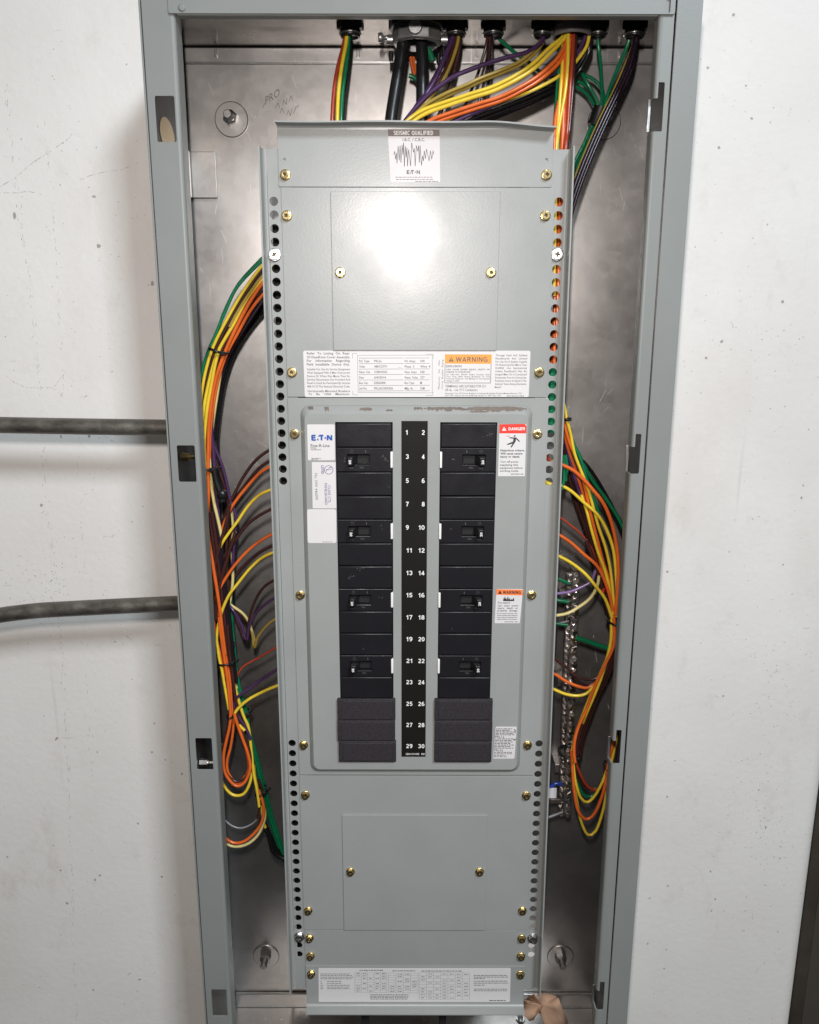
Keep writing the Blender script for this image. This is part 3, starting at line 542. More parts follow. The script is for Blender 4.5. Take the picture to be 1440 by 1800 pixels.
T(LL, 'On  240/120V,  3Ph4W  Delta)  Connect  Only', 784.5, 861, 658.3, 2.5, YP); T(LL, 'Two  Pole  240V  Rated  Breakers  To  The', 784.5, 861, 662, 2.5, YP); T(LL, 'Terminal "Phase B". The Midleg To The Neutral', 784.5, 861, 665.7, 2.5, YP); T(LL, 'Voltage is 208V.', 784.5, 808, 669.3, 2.5, YP)
T(LL, 'TERMINALS ARE SUITABLE FOR CU', 782.5, 853.5, 678.8, 4.4, YP, -0.002); T(LL, 'OR AL - Use 75°C Conductors', 782.5, 839.5, 685.3, 4.4, YP, -0.002)
T(LL, 'Automatic Trip Off (Circuit Breaker) Is Indicated By Handle Position Midway Between "On"', 782.5, 918, 691.4, 2.6, YP); T(LL, 'And "Off". Restore Service By Moving Handle To "Off" Then "On".', 782.5, 882, 695.3, 2.6, YP); T(LL, '9012H21H04', 891, 921, 696, 2.6, YP)
for i, s in enumerate(['Through  Feed  And  Subfeed', 'Panelboards   Are   Limited', 'For Use On A System Capable', 'Of Delivering Not More Than', '10,000A   rms   Symmetrical', 'Unless  Panelboard  Has  An', 'Integral Main Or Is Connected', 'Downstream From An Overcurrent', 'Protective Device As Stated In The', 'Attached "Series Rating Information']): T(LL, s, 871.5 - 0.15 * i, 927 - 0.2 * i, 624.5 + 5.6 * i, 3.5, YP, -0.002)
T(LL, 'Manual"', 870, 881.5, 680.5, 3.5, YP, -0.002)
LL.build('lettering', INKG, s2)
ob = MB(); poly(ob, [(782.2, 622.8), (864.6, 623), (864.2, 639.6), (782.4, 639.2)], YP, 0.13); ob.build('header', ORG, s2)
ol_ = MB(); TB(ol_, 'WARNING', 801.5, 857.5, 631.8, 8.4, YP, 0.19, push=0.16); poly(ol_, [(788.5, 635.8), (793.3, 627), (798, 635.8)], YP, 0.16); ol_.build('lettering', BRN, s2)
ex = MB(); line(ex, (793.3, 629.5), (793.3, 633), 1.2, YP, 0.2); line(ex, (793.3, 634), (793.3, 635), 1.2, YP, 0.2); ex.build('exclamation_mark', ORG, s2)
# C: breaker cover
C = thing('breaker_cover', 'grey cover with the raised panel through which both columns of breakers show', 'breaker cover', (5, 12, -502), None)
TX0, TX1, TZ0, TZ1 = -106.6, 120.4, -491.2, -92.2; BX0, BX1, BZ0, BZ1 = -111.5, 125.0, -497.8, -84.6; YT = 3.0
pc = MB(); plate(pc, rrect(-124.2, 141.6, -502.6, -77.0, 0.8), [rrect(BX0, BX1, BZ0, BZ1, 10, 8)], YP, 1.5, 0.25)
lo = [rrect(BX0 + k * (TX0 - BX0), BX1 + k * (TX1 - BX1), BZ0 + k * (TZ0 - BZ0), BZ1 + k * (TZ1 - BZ1), 10 - 3 * k, 8) for k in (0.0, 0.08, 0.85, 0.97, 1.0)]
ys = [YP + 0.2, YP - 1.0, YT + 0.8, YT + 0.15, YT]; nn_ = len(lo[0])
pc.add([(x, y, z) for lp, y in zip(lo, ys) for x, z in lp], [(i * nn_ + k, i * nn_ + (k + 1) % nn_, (i + 1) * nn_ + (k + 1) % nn_, (i + 1) * nn_ + k) for i in range(4) for k in range(nn_)], True)
me_ = plate_mesh(lo[-1], [rrect(-75.6, -17.2, -480, -100.6), rrect(31.0, 88.9, -480, -100.6)], 0.9, 0.0)
pc.mesh(me_, Matrix(((1, 0, 0, 0), (0, 0, -1, YT + 0.45), (0, 1, 0, 0), (0, 0, 0, 1))))
oc = pc.build('cover', GREY, C, recalc=False)
screws(C, [(517.6, 763.5), (945.3, 763.5), (527.5, 1047), (935.2, 1047), (533.5, 1311), (927.8, 1311)], YP)
# paint scraped off the sloping top edge
sc_ = MB()
def bev(x, f): return (x, YP - 1 + f * (YT + 0.8 - YP + 1) - 0.12, BZ1 - 0.6 + f * (TZ1 + 0.9 - BZ1 + 0.6) + 0.10)
def scrape(x0, x1, lo0, hi0, amp, n_=26, sd=1):
    rg = random.Random(sd); top = []; bot = []
    for i in range(n_ + 1):
        x = x0 + (x1 - x0) * i / n_; e_ = min(1, 6 * min(i / n_, 1 - i / n_) + 0.05)
        md = (lo0 + hi0) / 2; top.append(bev(x, max(0.02, md + (lo0 - md) * e_ + rg.uniform(-amp, amp) * 0.4))); bot.append(bev(x, min(0.99, md + (hi0 - md) * e_ + rg.uniform(-amp, amp))))
    sc_.add(top + bot, [(i, i + 1, n_ + 2 + i, n_ + 1 + i) for i in range(n_)])
scrape(14, 57, 0.1, 0.62, 0.22, sd=3); scrape(55, 119, 0.04, 0.72, 0.16, 34, sd=5); scrape(60, 80, 0.7, 0.98, 0.05, 12, sd=6); scrape(-51, -38, 0.25, 0.7, 0.12, 12, sd=8); scrape(4, 13, 0.15, 0.55, 0.2, 10, sd=9); scrape(-87, -82, 0.1, 0.8, 0.3, 8, sd=4); scrape(-104, -98, 0.05, 0.5, 0.2, 8, sd=12); scrape(-24, -17, 0.5, 0.8, 0.1, 8, sd=13)
sc_.build('scraped_paint', RAW, C, recalc=False)
# number strip
st = MB().box(-8.4, 18.4, YT - 0.35, YT + 0.1, -475.2, -99.4).build('number_strip', STRIP, C)
nl = MB()
ny = [760, 802.5, 844.8, 886, 927, 967.3, 1007, 1046, 1085, 1123.3, 1161.5, 1199, 1237, 1274.2, 1311.3]
for i, y in enumerate(ny):
    a, b = str(2 * i + 1), str(2 * i + 2); f_ = i / 14; hp = 8.2 - 1.1 * f_
    xa = (713.4, 717.0 if a == '1' else 718.8) if len(a) == 1 else (714.6 - 0.5 * f_, 724.6 if a == '11' else 725.2)
    xb = (741.6, 746.8) if len(b) == 1 else (736.2 - 1.2 * f_, 746.9 - 0.6 * f_)
    TB(nl, a, xa[0], xa[1], y, hp, YT - 0.35, 0.185); TB(nl, b, xb[0], xb[1], y + 0.2, hp, YT - 0.35, 0.185)
T(nl, '3Z01121H02', 713.5, 737, 1325.3, 3.0, YT - 0.35); T(nl, 'R0', 741, 746.5, 1325.3, 3.0, YT - 0.35)
nl.build('lettering', WINK, st)
# stickers on the raised panel
e1 = sticker(C, 540, 588.4, 746, 809, YT, WHITE, 1.2, 541.5, 589); t1 = MB()
TB(t1, 'E', 547.5, 555.6, 769.5, 9.4, YT, 0.32); TB(t1, 'T', 561.6, 569, 769.5, 9.4, YT, 0.34); TB(t1, 'N', 574.6, 584.2, 769.5, 9.4, YT, 0.34)
poly(t1, [(557.2, 774), (558.6, 769.8), (561, 774)], YT); poly(t1, [(559.2, 767.4), (560.4, 765), (562.3, 765), (561.4, 768.6)], YT); poly(t1, [(570.5, 768.8), (572, 768), (573.4, 768.8), (573.4, 771), (572, 771.8), (570.5, 771)], YT)
t1.build('logo', BLUE, e1); t1 = MB(); T(t1, 'Pow-R-Line', 546.3, 579.5, 783.2, 5.2, YT, 0.0); T(t1, 'PRL2a', 546.5, 556, 787.3, 2.2, YT); T(t1, 'Panelboard', 546.5, 564.5, 790.2, 2.4, YT); micro(t1, 547.5, 564, 805.8, 1.0, YT); micro(t1, 547.5, 560, 808, 1.0, YT); t1.build('lettering', INK, e1)
e2 = sticker(C, 548.3, 590, 812.2, 893.5, YT, WHITE, 0.8, 549.8, 591.3); t2 = MB()
cx_, _, cz_ = P(578, 826, YT)
rg_ = [((4.7 if k % 2 else 4.1) * math.cos(R(k // 2 * 12)), (4.7 if k % 2 else 4.1) * math.sin(R(k // 2 * 12))) for k in range(60)]
t2.add([(cx_ + x, YT - 0.13, cz_ + z) for x, z in rg_], [(2 * k, 2 * k + 1, (2 * k + 3) % 60, (2 * k + 2) % 60) for k in range(30)])
TV(t2, 'U', cx_ + 0.2, cz_ + 2.9, cz_ + 0.4, 2.7, YT, 0.03); TV(t2, 'L', cx_ - 2.7, cz_ + 0.6, cz_ - 1.8, 2.7, YT, 0.03)
a_ = P(564.8, 818, YT); b_ = P(565.3, 833.5, YT); TV(t2, 'LISTED', a_[0], b_[2], a_[2], 2.6, YT, 0.025)
a_ = P(576.5, 853, YT); b_ = P(577, 884, YT); TV(t2, 'CLASS CTL', a_[0], b_[2], a_[2], 2.7, YT, 0.01); a_ = P(570.5, 849.5, YT); b_ = P(571, 887.5, YT); TV(t2, 'PANELBOARD', a_[0], b_[2], a_[2], 2.7, YT, 0.01)
t2.build('lettering', INKP, e2); t3 = MB(); a_ = P(553, 832, YT); b_ = P(554.5, 878.5, YT); TV(t3, 'No. HW 446099', a_[0], b_[2], a_[2], 3.1, YT, -0.004); t3.build('lettering', INKG, e2)
e3 = sticker(C, 540, 591, 895, 954.5, YT, WHITE, 2.4, 541, 591.5, label='blank white square sticker'); t3 = MB(); micro(t3, 567, 586, 953.2 - 0.6, 0.9, YT); t3.build('lettering', INKG, e3)
e4 = sticker(C, 878.3, 925.5, 745.5, 837, YT, WHITE, 0.3, 875.6, 922.8)
h_ = MB(); poly(h_, [(878.3, 745.7), (923, 745.2), (925.6, 749.5), (925.2, 761.8), (877.8, 761.8)], YT, 0.13); h_.build('header', RED, e4)
t4 = MB(); TB(t4, 'DANGER', 894, 923.4, 753.7, 5.2, YT, 0.20, push=0.17); poly(t4, [(882.6, 757), (886.3, 750), (890.3, 757)], YT, 0.17); t4.build('lettering', WINK, e4)
t5 = MB(); line(t5, (886.4, 752), (886.4, 754.6), 0.9, YT, 0.2); line(t5, (886.4, 755.3), (886.4, 756.2), 0.9, YT, 0.2); t5.build('exclamation_mark', RED, e4)
t6 = MB()   # the falling figure
poly(t6, [(904.9 + 1.7 * math.cos(R(k * 36)), 766.4 + 1.5 * math.sin(R(k * 36))) for k in range(10)], YT)
poly(t6, [(895.3, 768.6), (902.5, 768.8), (907.6, 769), (914.2, 775.6), (912.8, 776.8), (907.3, 771.8), (906.5, 776), (903.6, 780.6), (899.4, 786.6), (897.3, 785.8), (901.2, 780), (892, 782.3), (891, 780.8), (902, 776), (902.6, 771), (896, 770.4)], YT)
for i, s in enumerate(['Hazardous voltage.', 'Will cause severe', 'injury or death.']): T(t6, s, 879.8 - 0.2 * i, (922.4, 918.4, 914.3)[i], (791.6, 797.2, 802.6)[i], 3.5, YT, 0.02)
for i, s in enumerate(['Turn off power', 'supplying this', 'equipment before', 'working inside.']): T(t6, s, 879.2 - 0.2 * i, (911.8, 910.7, 918.7, 912)[i], (811.6, 817, 822.4, 827.6)[i], 3.3, YT, 0.004)
T(t6, '30701B601-300', 898, 920.3, 833.4, 2.2, YT, 0.01); t6.build('lettering', INK, e4)
ar = MB(); line(ar, (890.2, 766.1), (895, 766.8), 0.9, YT); line(ar, (893.8, 767.9), (896, 766.4), 0.8, YT); ar.build('red_arrow', RED, e4)
e5 = sticker(C, 873, 919.7, 1035.4, 1095.5, YT, WHITE, 1.0, 869.6, 913.8)
h_ = MB(); poly(h_, [(873, 1035.8), (919.5, 1036.6), (918.6, 1046.6), (872.3, 1045.4)], YT, 0.13); h_.build('header', ORG2, e5)
t7 = MB(); TB(t7, 'WARNING', 884.2, 915.8, 1041.2, 5.4, YT, 0.20, push=0.17); poly(t7, [(875.6, 1044), (879, 1037.2), (882.5, 1044)], YT, 0.17)
fx = [(884.5, 1056), (885.5, 1050), (886.2, 1053), (888, 1047.8), (889, 1053), (890.2, 1051), (891, 1054.5), (893, 1047.5), (894.5, 1054), (896, 1050.5), (897.4, 1055), (899, 1052), (900, 1055), (903, 1050.5), (904, 1053.8), (903, 1057), (885, 1056.8)]
for i in range(len(fx) - 3): poly(t7, [fx[i], fx[i + 1], (fx[i + 1][0], 1056.6), (fx[i][0], 1056.6)], YT)
T(t7, 'Fire hazard.', 875.4, 897, 1059.3, 3.2, YT, 0.0)
for i, s in enumerate(['Can   cause   severe', 'injury,   death   or', 'property   damage.']): T(t7, s, 875.2 - 0.2 * i, 911 - 0.4 * i, 1064.4 + 4.4 * i, 3.2, YT, 0.0)
for i, s in enumerate(['Do not connect conductors with', 'conductor jackets except voltage and', 'ampere rating not exceeding the fire', 'indicated behind the trip conductor']): T(t7, s, 873.5, 909.5, 1078.2 + 3.4 * i, 1.9, YT, 0.012)
T(t7, '30701B700  R01', 887, 910, 1093.0, 1.8, YT, 0.01); t7.build('lettering', INK, e5)
e6 = sticker(C, 871.4, 908.6, 1277.2, 1333.5, YT, WHITE, 1.6, 867, 904.5, label='crumpled white breaker list sticker with a torn edge'); t8 = MB()
T(t8, 'PRL1a', 870.4, 886.5, 1295.0, 3.4, YT, 0.0); T(t8, 'PRL2a', 869, 884.5, 1318.8, 3.4, YT, 0.0)
for i in range(5): micro(t8, 872 - 0.3 * i, random.uniform(893, 905), 1281.2 + 2.6 * i, 1.2, YT)
for i in range(7): micro(t8, 870.4 - 0.3 * i, random.uniform(896, 904), 1298.8 + 2.7 * i, 1.2, YT)
for i in range(4): micro(t8, 868.8 - 0.3 * i, random.uniform(886, 902), 1322.4 + 2.6 * i, 1.1, YT)
t8.build('lettering', INK, e6)
tr = MB()
for pts in ([(903, 1281), (906.8, 1283.2), (906, 1289.5), (904.3, 1288), (905, 1284.6)], [(900.8, 1299), (905, 1299.6), (907.6, 1297.2), (907.2, 1299), (905.2, 1302), (903, 1301)]): poly(tr, pts, YT, 0.16)
tr.build('tear', INKG, e6)
# D: lower cover
D = thing('cover_plate', 'grey cover plate with a plain raised rectangle, below the breaker cover', 'cover plate', (5, 12, -707), 'grey covers screwed one above the other')
pd = MB(); plate(pd, rrect(-124.6, 140.6, -707.8, -503.7, 0.8), [], YP + 0.1, 1.4, 0.25); pd.build('plate', GREY, D, recalc=False)
pi = MB(); plate(pi, rrect(-76.8, 90.4, -706.9, -552.8, 0.8), [], YP - 1.7, 1.7, 0.4); pi.build('blank_panel', GREY, D, recalc=False)
screws(D, [(536.5, 1399), (925.7, 1400), (541.6, 1602.5), (918.7, 1602.5)], YP); screws(D, [(616, 1534), (843.4, 1534)], YP - 1.7)
E_ = thing('cover_plate', 'narrow plain grey cover plate just above the bottom chart plate', 'cover plate', (5, 12, -758), 'grey covers screwed one above the other')
pe = MB(); plate(pe, rrect(-124.4, 140.6, -760.8, -708.8, 0.8), [], YP + 0.5, 1.0, 0.2); pe.build('plate', GREY, E_, recalc=False)
screws(E_, [(543.8, 1651), (917.6, 1651.5), (545.6, 1682.5), (916.2, 1683)], YP)
G = thing('cover_plate', 'bottom grey cover plate carrying the wide chart label, with a forward-bent lower flange', 'cover plate', (5, 12, -815), 'grey covers screwed one above the other')
pg = MB(); plate(pg, rrect(-124.2, 140.4, -811.4, -758.4, 0.3), [], YP - 0.5, 1.0, 0.2)
pg.sweep([(-811.4, YP - 0.5), (-813.0, YP - 0.9), (-814.2, YP - 2.0), (-814.7, YP - 3.6), (-814.7, -3.5)], 'x', -124.2, 140.4, -1.2); pg.build('plate', GREY, G, recalc=True)
screws(G, [(546.8, 1714), (915.2, 1715)], YP - 0.5)
YG = YP - 0.5
s6 = sticker(G, 560, 898, 1701.5, 1706.5 + 54.5, YG, WHITE, 1.6, 560.5, 896.5); g6 = MB()
ofs = lambda x, y: y + (x - 560) * 0.012
for i, (y, x1_) in enumerate([(1712, 617), (1714.8, 620), (1717.6, 622), (1720.4, 618)]): micro(g6, 563.5, x1_, y, 1.0, YG)
for i, y in enumerate([1725, 1728.4, 1731.8, 1735, 1737.8]): micro(g6, 563.5, 568, y, 0.9, YG); micro(g6, 575, 600 if i < 2 else 615, y, 0.9, YG)
def table(x0, x1, y0, y1, rows, cols, drop=0):
    for i in range(rows + 1): line(g6, (x0, y0 + (y1 - y0) * i / rows), (x1, y0 + (y1 - y0) * i / rows + (x1 - x0) * 0.012), 0.35, YG)
    for j in range(cols + 1): x = x0 + (x1 - x0) * j / cols; line(g6, (x, y0 + (x - x0) * 0.012), (x, y1 + (x - x0) * 0.012), 0.35, YG)
    for i in range(rows):
        for j in range(cols):
            if random.random() < 0.62: xx = x0 + (x1 - x0) * (j + 0.25) / cols; micro(g6, xx, xx + (x1 - x0) / cols * 0.55, y0 + (y1 - y0) * (i + 0.5) / rows + (xx - x0) * 0.012, 1.0, YG)
table(624, 680, 1708.5, 1744, 8, 5); table(683, 735, 1710, 1744.5, 8, 4); table(737, 825.5, 1709, 1756.5, 9, 7)
micro(g6, 632, 674, 1705.5, 1.3, YG); micro(g6, 690, 730, 1706.5, 1.3, YG); micro(g6, 741, 812, 1706.8, 1.3, YG)
for i in range(4): micro(g6, 651, 718, 1748.5 + 2.5 * i, 1.0, YG)
for i, y in enumerate([1714.5, 1717.4, 1720, 1724.6, 1728, 1731.6, 1738.6, 1741.5]): micro(g6, 833, 893 if i not in (2, 5) else 852, y, 1.1, YG)
micro(g6, 860, 889, 1758.6, 1.5, YG); g6.build('lettering', INKG, s6)
# ------------------------------------------------------------------ breakers
PW = 28.3; PH = 25.2
HDL = mat('black_handle_plastic', (0.012, 0.012, 0.014), 0.33, spec=0.5)
def breaker_proto(s):          # s=+1 left column, -1 right column; origin = centre of middle pole, front face y=0
    t = thing('circuit_breaker', '', 'circuit breaker', (0, 0, 0), 'three-pole circuit breakers in two columns')
    for i, z in enumerate((PH, 0, -PH)):
        if i != 1:
            MB().box(-PW, PW, 0, 34, z - PH / 2 + 0.25, z + PH / 2 - 0.25).build('pole_housing', BLACK, t, bevel=1.2)
        else:
            m = MB()
            wx0, wx1 = sorted((-17.6 * s, 5.6 * s))
            # four bars leave the handle window open, floor set back
            for (x0, x1, z0, z1) in ((-PW, wx0, -PH / 2 + .25, PH / 2 - .25), (wx1, PW, -PH / 2 + .25, PH / 2 - .25)): m.box(x0, x1, 0, 30, z0, z1)
            m.box(wx0 - .01, wx1 + .01, 0, 30, 5.4, PH / 2 - .25); m.box(wx0 - .01, wx1 + .01, 0, 30, -PH / 2 + .25, -5.2)
            h = MB(); me = plate_mesh(rrect(-PW, PW, -PH / 2 + .25, PH / 2 - .25, 0.4), [rrect(wx0, wx1, -5.2, 5.4, 0.5)], 8, 0.55)
            h.mesh(me, Matrix(((1, 0, 0, 0), (0, 0, -1, 4), (0, 1, 0, 0), (0, 0, 0, 1))))
            h.box(-PW + 1, PW - 1, 7, 34, -PH / 2 + 1, PH / 2 - 1); o = h.build('pole_housing', BLACK, t, recalc=False)
            q = MB().box(wx0 + 1, wx1 - 1, 5.8, 6.4, -4.6, 4.8); q.build('window_floor', PIT, o)
    # toggle handle, leaning to the OFF side
    x0 = -13.2 * s
    hv = []
    for (y, dx, hw, z0, z1) in ((6.5, 2.4 * s, 3.9, -4.6, 4.7), (0.2, 0.8 * s, 3.6, -4.5, 4.5), (-7.5, -0.6 * s, 2.9, -4.9, 4.1), (-9.0, -0.7 * s, 2.3, -4.3, 3.5)):
        hv.append([(x0 + dx - hw, y, z0), (x0 + dx + hw, y, z0), (x0 + dx + hw, y, z1), (x0 + dx - hw, y, z1)])
    hb = MB().add([v for r_ in hv for v in r_], [(0, 1, 2, 3), (12, 13, 14, 15)] + [(i * 4 + k, i * 4 + (k + 1) % 4, (i + 1) * 4 + (k + 1) % 4, (i + 1) * 4 + k) for i in range(3) for k in range(4)])
    hd = hb.build('toggle_handle', HDL, t, bevel=0.4)
    n_ = MB(); TV(n_, '20', x0 - 0.7 * s + (1.3 if s < 0 else -1.2) * (1 if s < 0 else 1), -3.0, 1.4, 2.3, -9.0, 0.03, down=(s > 0)) if s > 0 else TV(n_, '20', x0 - 0.7 * s + 1.4, -3.0, 1.4, 2.3, -9.0, 0.03, down=False)
    n_.build('lettering', WINK, hd)
    # small moulded marks
    k_ = MB(); TM(k_, 'O', x0 + 0.3 * s - 1.5, x0 + 0.3 * s + 1.5, 7.6, 3.0, 0, -0.02, ypush=0.06); TM(k_, 'I', 1.6 * s - .3, 1.6 * s + .3, 7.4, 2.4, 0, 0, ypush=0.06)
    TM(k_, 'ON', -2.8 * s - 2.0, -2.8 * s + 2.0, -8.9, 1.8, 0, 0.0, ypush=0.06); TM(k_, 'OFF', x0 - 2.6, x0 + 1.6, -9.4, 1.5, 0, 0, ypush=0.06)
    k_.build('lettering', mat('faint_grey_ink', (0.10, 0.10, 0.105), 0.5), t)
    MB().box(*sorted(((PW - 1.6) * s, (PW + 0.9) * s)), -0.5, 4, -8.4, 8.6).build('white_tab', IVORY, t, bevel=0.7)
    return t
protoL, protoR = breaker_proto(1), breaker_proto(-1)
ordw = ['top', 'second', 'third', 'lowest']
sides = (('left', protoL, -46.4, 1), ('right', protoR, 60.0, 2))
for sd, pr, xc, k0 in sides:
    for j in range(4):
        z = -101.3 - PH * (3 * j + 1.5)
        o = pr if j == 0 else dup(pr, None)
        o.location = W((xc, 1.2, z)); n0 = k0 + 6 * j
        o['label'] = 'black three-pole breaker, %s of the %s column, beside numbers %d, %d and %d' % (ordw[j], sd, n0, n0 + 2, n0 + 4)
dm = [((672, 803), (680, 812), 14), ((655, 1010), (632, 990), 0), ((866, 762), (850, 768), 12), ((795, 808), (799, 812), 4), ((668, 925), (671, 929), 3), ((790, 929), (797, 933), 5), ((637, 1138), (640, 1141), 2), ((628, 1000), (640, 998), 14), ((612, 1020), (622, 1010), 10), ((795, 1104), (796, 1109), 2), ((664, 1048), (674, 1052), 5), ((680, 855), (686, 859), 4), ((604, 812), (606, 800), 6)]
dust = MB(); rg = random.Random(5)
for a_, b_, k in dm:
    for _ in range(k):
        t_ = rg.random(); x = a_[0] + (b_[0] - a_[0]) * t_ + rg.gauss(0, 1.4); y = a_[1] + (b_[1] - a_[1]) * t_ + rg.gauss(0, 1.4); l = rg.uniform(.4, 2.2); an = rg.uniform(-1.2, .2)
        line(dust, (x, y), (x + l * math.cos(an), y + l * math.sin(an)), rg.uniform(.3, .8), 1.2, 0.04 + 0.01 * (_ % 5))
dust.build('dust_marks', mat('pale_dust', (0.13, 0.125, 0.125), 0.8), protoL, kind='stuff', recalc=False)
fm = None
for sd, xc, k0 in (('left', -47.2, 25), ('right', 59.9, 26)):
    for j in range(3):
        z = -101.3 - PH * (12 + j + 0.5) - 0.1 * j
        t = thing('filler_plate', 'rough black blank filler plate beside number %d, %s of three in the %s column' % (k0 + 2 * j, ('top', 'middle', 'bottom')[j], sd), 'filler plate', (xc + (0.9 if j == 2 and sd == 'left' else random.uniform(-0.3, 0.3)), YT, z), 'blank filler plates at the foot of the columns')
        if fm is None:
            fm = True; lx, ly, lz = xc, YT, z
        x, z_ = rootloc(t).x * 1000, (rootloc(t).z - H0) * 1000
        hh = 12.55
        m = MB().box(x - 31.9, x + 31.9, YT - 4.6, YT + 6, z_ - hh, z_ + hh); m.build('plate_body', BLACKF, t, bevel=1.0)
        MB().box(x - 27.5, x + 28.6, YT - 5.2, YT - 3.6, z_ - hh + 1.6, z_ + hh - 2.0).build('raised_field', BLACKF, t, bevel=0.5)
# black sheet added to darken the left rail holes; dark fibre board behind the breakers
MB().box(-139, -104, 44, 46, -792, 96).build('hole_darkener', PIT, ch)
MB().box(-104, 112, 30, 32, -484, -90).build('fibre_board', PIT, ch)
# ------------------------------------------------------------------ wires
def wpts(pts, Y0, Y1=None):
    Y1 = Y0 if Y1 is None else Y1; n = len(pts); out = []
    for i, p in enumerate(pts):
        Y = p[2] if len(p) > 2 else Y0 + (Y1 - Y0) * i / (n - 1); out.append(P(p[0], p[1], Y))
    return out
def wire(par, color, pts, Y0, Y1=None, r=1.75, name=None):
    o = MB().tube(cat_spline(wpts(pts, Y0, Y1), 4.0), r, 8).build(name or (color + '_wire'), wc[color], par, recalc=False); return o
def shift(pts, dx, dy=0): return [(p[0] + dx, p[1] + dy) + tuple(p[2:]) for p in pts]
def tie(par, px, py, Y, half, ang, dep=7, rw=1.3, head=True, tail=0):
    """black cable tie: band round a bundle; half = half width in px across, ang = direction across (deg, image)"""
    c = Vector(P(px, py, Y)); e = Vector(P(px + half * math.cos(R(ang)), py + half * math.sin(R(ang)), Y)) - c
    m = MB(); ring = [c + e * math.cos(R(a)) + Vector((0, -dep * math.sin(R(a)), 0)) for a in range(0, 361, 20)]
    m.tube(ring, rw, 6, False); o = m.build('cable_tie', RUB, par, recalc=False)
    if head:
        h = c + e * 0.8 + Vector((0, -dep * 0.75, 0)); hb_ = MB().box(h.x - 2.2, h.x + 2.2, h.y - 2.2, h.y + 2.0, h.z - 2.0, h.z + 2.0); hb_.build('tie_head', RUB, o, bevel=0.5)
    if tail:
        h = c + e * 0.9 + Vector((0, -dep * 0.6, 0)); MB().tube([h, h + e.normalized() * tail * 0.6 + Vector((0, -2, 1.5)), h + e.normalized() * tail + Vector((0, -1, 4))], 1.1, 6, sy=0.5).build('tie_tail', RUB, o, recalc=False)
    return o
# --- left gutter
LH = thing('wire_harness', 'large multicoloured wire harness running down the left side behind the cabinet edge', 'wire harness', (-200, 90, -700))
wire(LH, 'green', [(475, 445), (460, 459), (418, 503), (395, 550), (380, 586), (369, 613), (358, 643), (352, 680), (350, 720)], 66)
wire(LH, 'green', [(478, 440), (463, 452), (420, 499), (396, 545), (383, 580), (370, 608), (359, 640), (352, 676)], 72)
wire(LH, 'yellow', [(480, 452), (461, 467), (431, 507.5), (401, 558), (376, 607), (363, 647), (355, 689), (352, 730), (352, 780)], 60)
wire(LH, 'brown', [(480, 458), (461, 474), (434, 512), (405, 562), (381, 610), (368, 650), (360, 690), (356, 740), (357, 800), (362, 850), (366, 905), (370, 960), (376, 1010), (382, 1060), (386, 1110)], 64)
wire(LH, 'brown', [(480, 466), (461, 480), (438, 514), (408, 566), (386, 613), (372, 655), (364, 700), (360, 750), (361, 810), (368, 880), (372, 960)], 66)
wire(LH, 'dark_purple', [(480, 462), (462, 477), (436, 512), (406, 563), (383, 611), (370, 650), (362, 690), (357, 740)], 72, r=2.2)
wire(LH, 'yellow', [(482, 474), (462, 490), (435, 524), (410, 571), (384, 617), (370, 661), (359, 714), (355, 760)], 58, r=1.9)
wire(LH, 'yellow', [(386, 612), (378, 642), (371, 680), (364, 720), (359, 777), (361, 823), (362, 861), (359, 905)], 56, r=1.9)
wire(LH, 'brown', [(482, 480), (463, 494), (436, 530), (411, 577), (388, 620), (374, 664), (366, 712), (362, 766), (363, 820)], 60)
wire(LH, 'orange', [(482, 478), (461, 499), (437, 535), (412, 583), (393, 626), (379, 668), (371, 714), (367, 756), (366, 820), (366, 878), (363, 915), (366, 945), (370, 967), (377, 1009), (382, 1040), (387, 1075), (391, 1110), (396, 1150)], 56, r=2.0)
wire(LH, 'orange', [(482, 500), (462, 518), (439, 548), (418, 586), (399, 621), (385, 662), (376, 708), (370, 760), (368, 820), (367, 870), (364, 915)], 61, r=1.8)
wire(LH, 'brown', [(482, 490), (462, 508), (438, 541), (415, 585), (396, 623), (382, 664), (373, 711), (368, 758)], 66)
wire(LH, 'olive', [(482, 468), (463, 484), (437, 518), (416, 552), (404, 575)], 57)
wire(LH, 'dark_purple', [(482, 510), (464, 527), (441, 560), (422, 590), (402, 625), (389, 665), (380, 710), (374, 760), (372, 800)], 74, r=2.2)
wire(LH, 'black', [(484, 526), (466, 540), (446, 562), (426, 590), (408, 622), (394, 664), (386, 710), (380, 770), (384, 820), (394, 870), (400, 930), (404, 1000), (408, 1060)], 104, r=3.4)
wire(LH, 'black', [(484, 516), (464, 530), (443, 556), (424, 586), (405, 622), (390, 664), (382, 710), (376, 770)], 92, r=3.6)
wire(LH, 'cream', [(393, 628), (388, 650), (385, 672), (379, 710), (374, 744), (371, 772)], 64, r=1.9)
wire(LH, 'purple', [(376, 700), (372, 752), (375, 788), (377, 815), (380, 860), (384, 905), (388, 950)], 62, r=2.0)
wire(LH, 'purple', [(374, 770), (378, 787), (391, 819), (399, 851), (405, 880), (415, 908), (412, 950), (409, 1000)], 70)
wire(LH, 'brown', [(374, 790), (384, 822), (396, 858), (402, 890), (400, 930), (398, 980), (401, 1030), (404, 1090), (409, 1150)], 74)
wire(LH, 'dark_purple', [(372, 780), (380, 812), (394, 846), (402, 872), (409, 905), (413, 940), (407, 985)], 80)
wire(LH, 'cream', [(401, 866), (404, 880), (408, 903), (410, 935), (407, 963), (409, 990), (409, 1025), (404, 1060)], 76)
wire(LH, 'cream', [(368, 806), (370, 830), (373, 861), (378, 891), (385, 921), (390, 945)], 60, r=1.9)
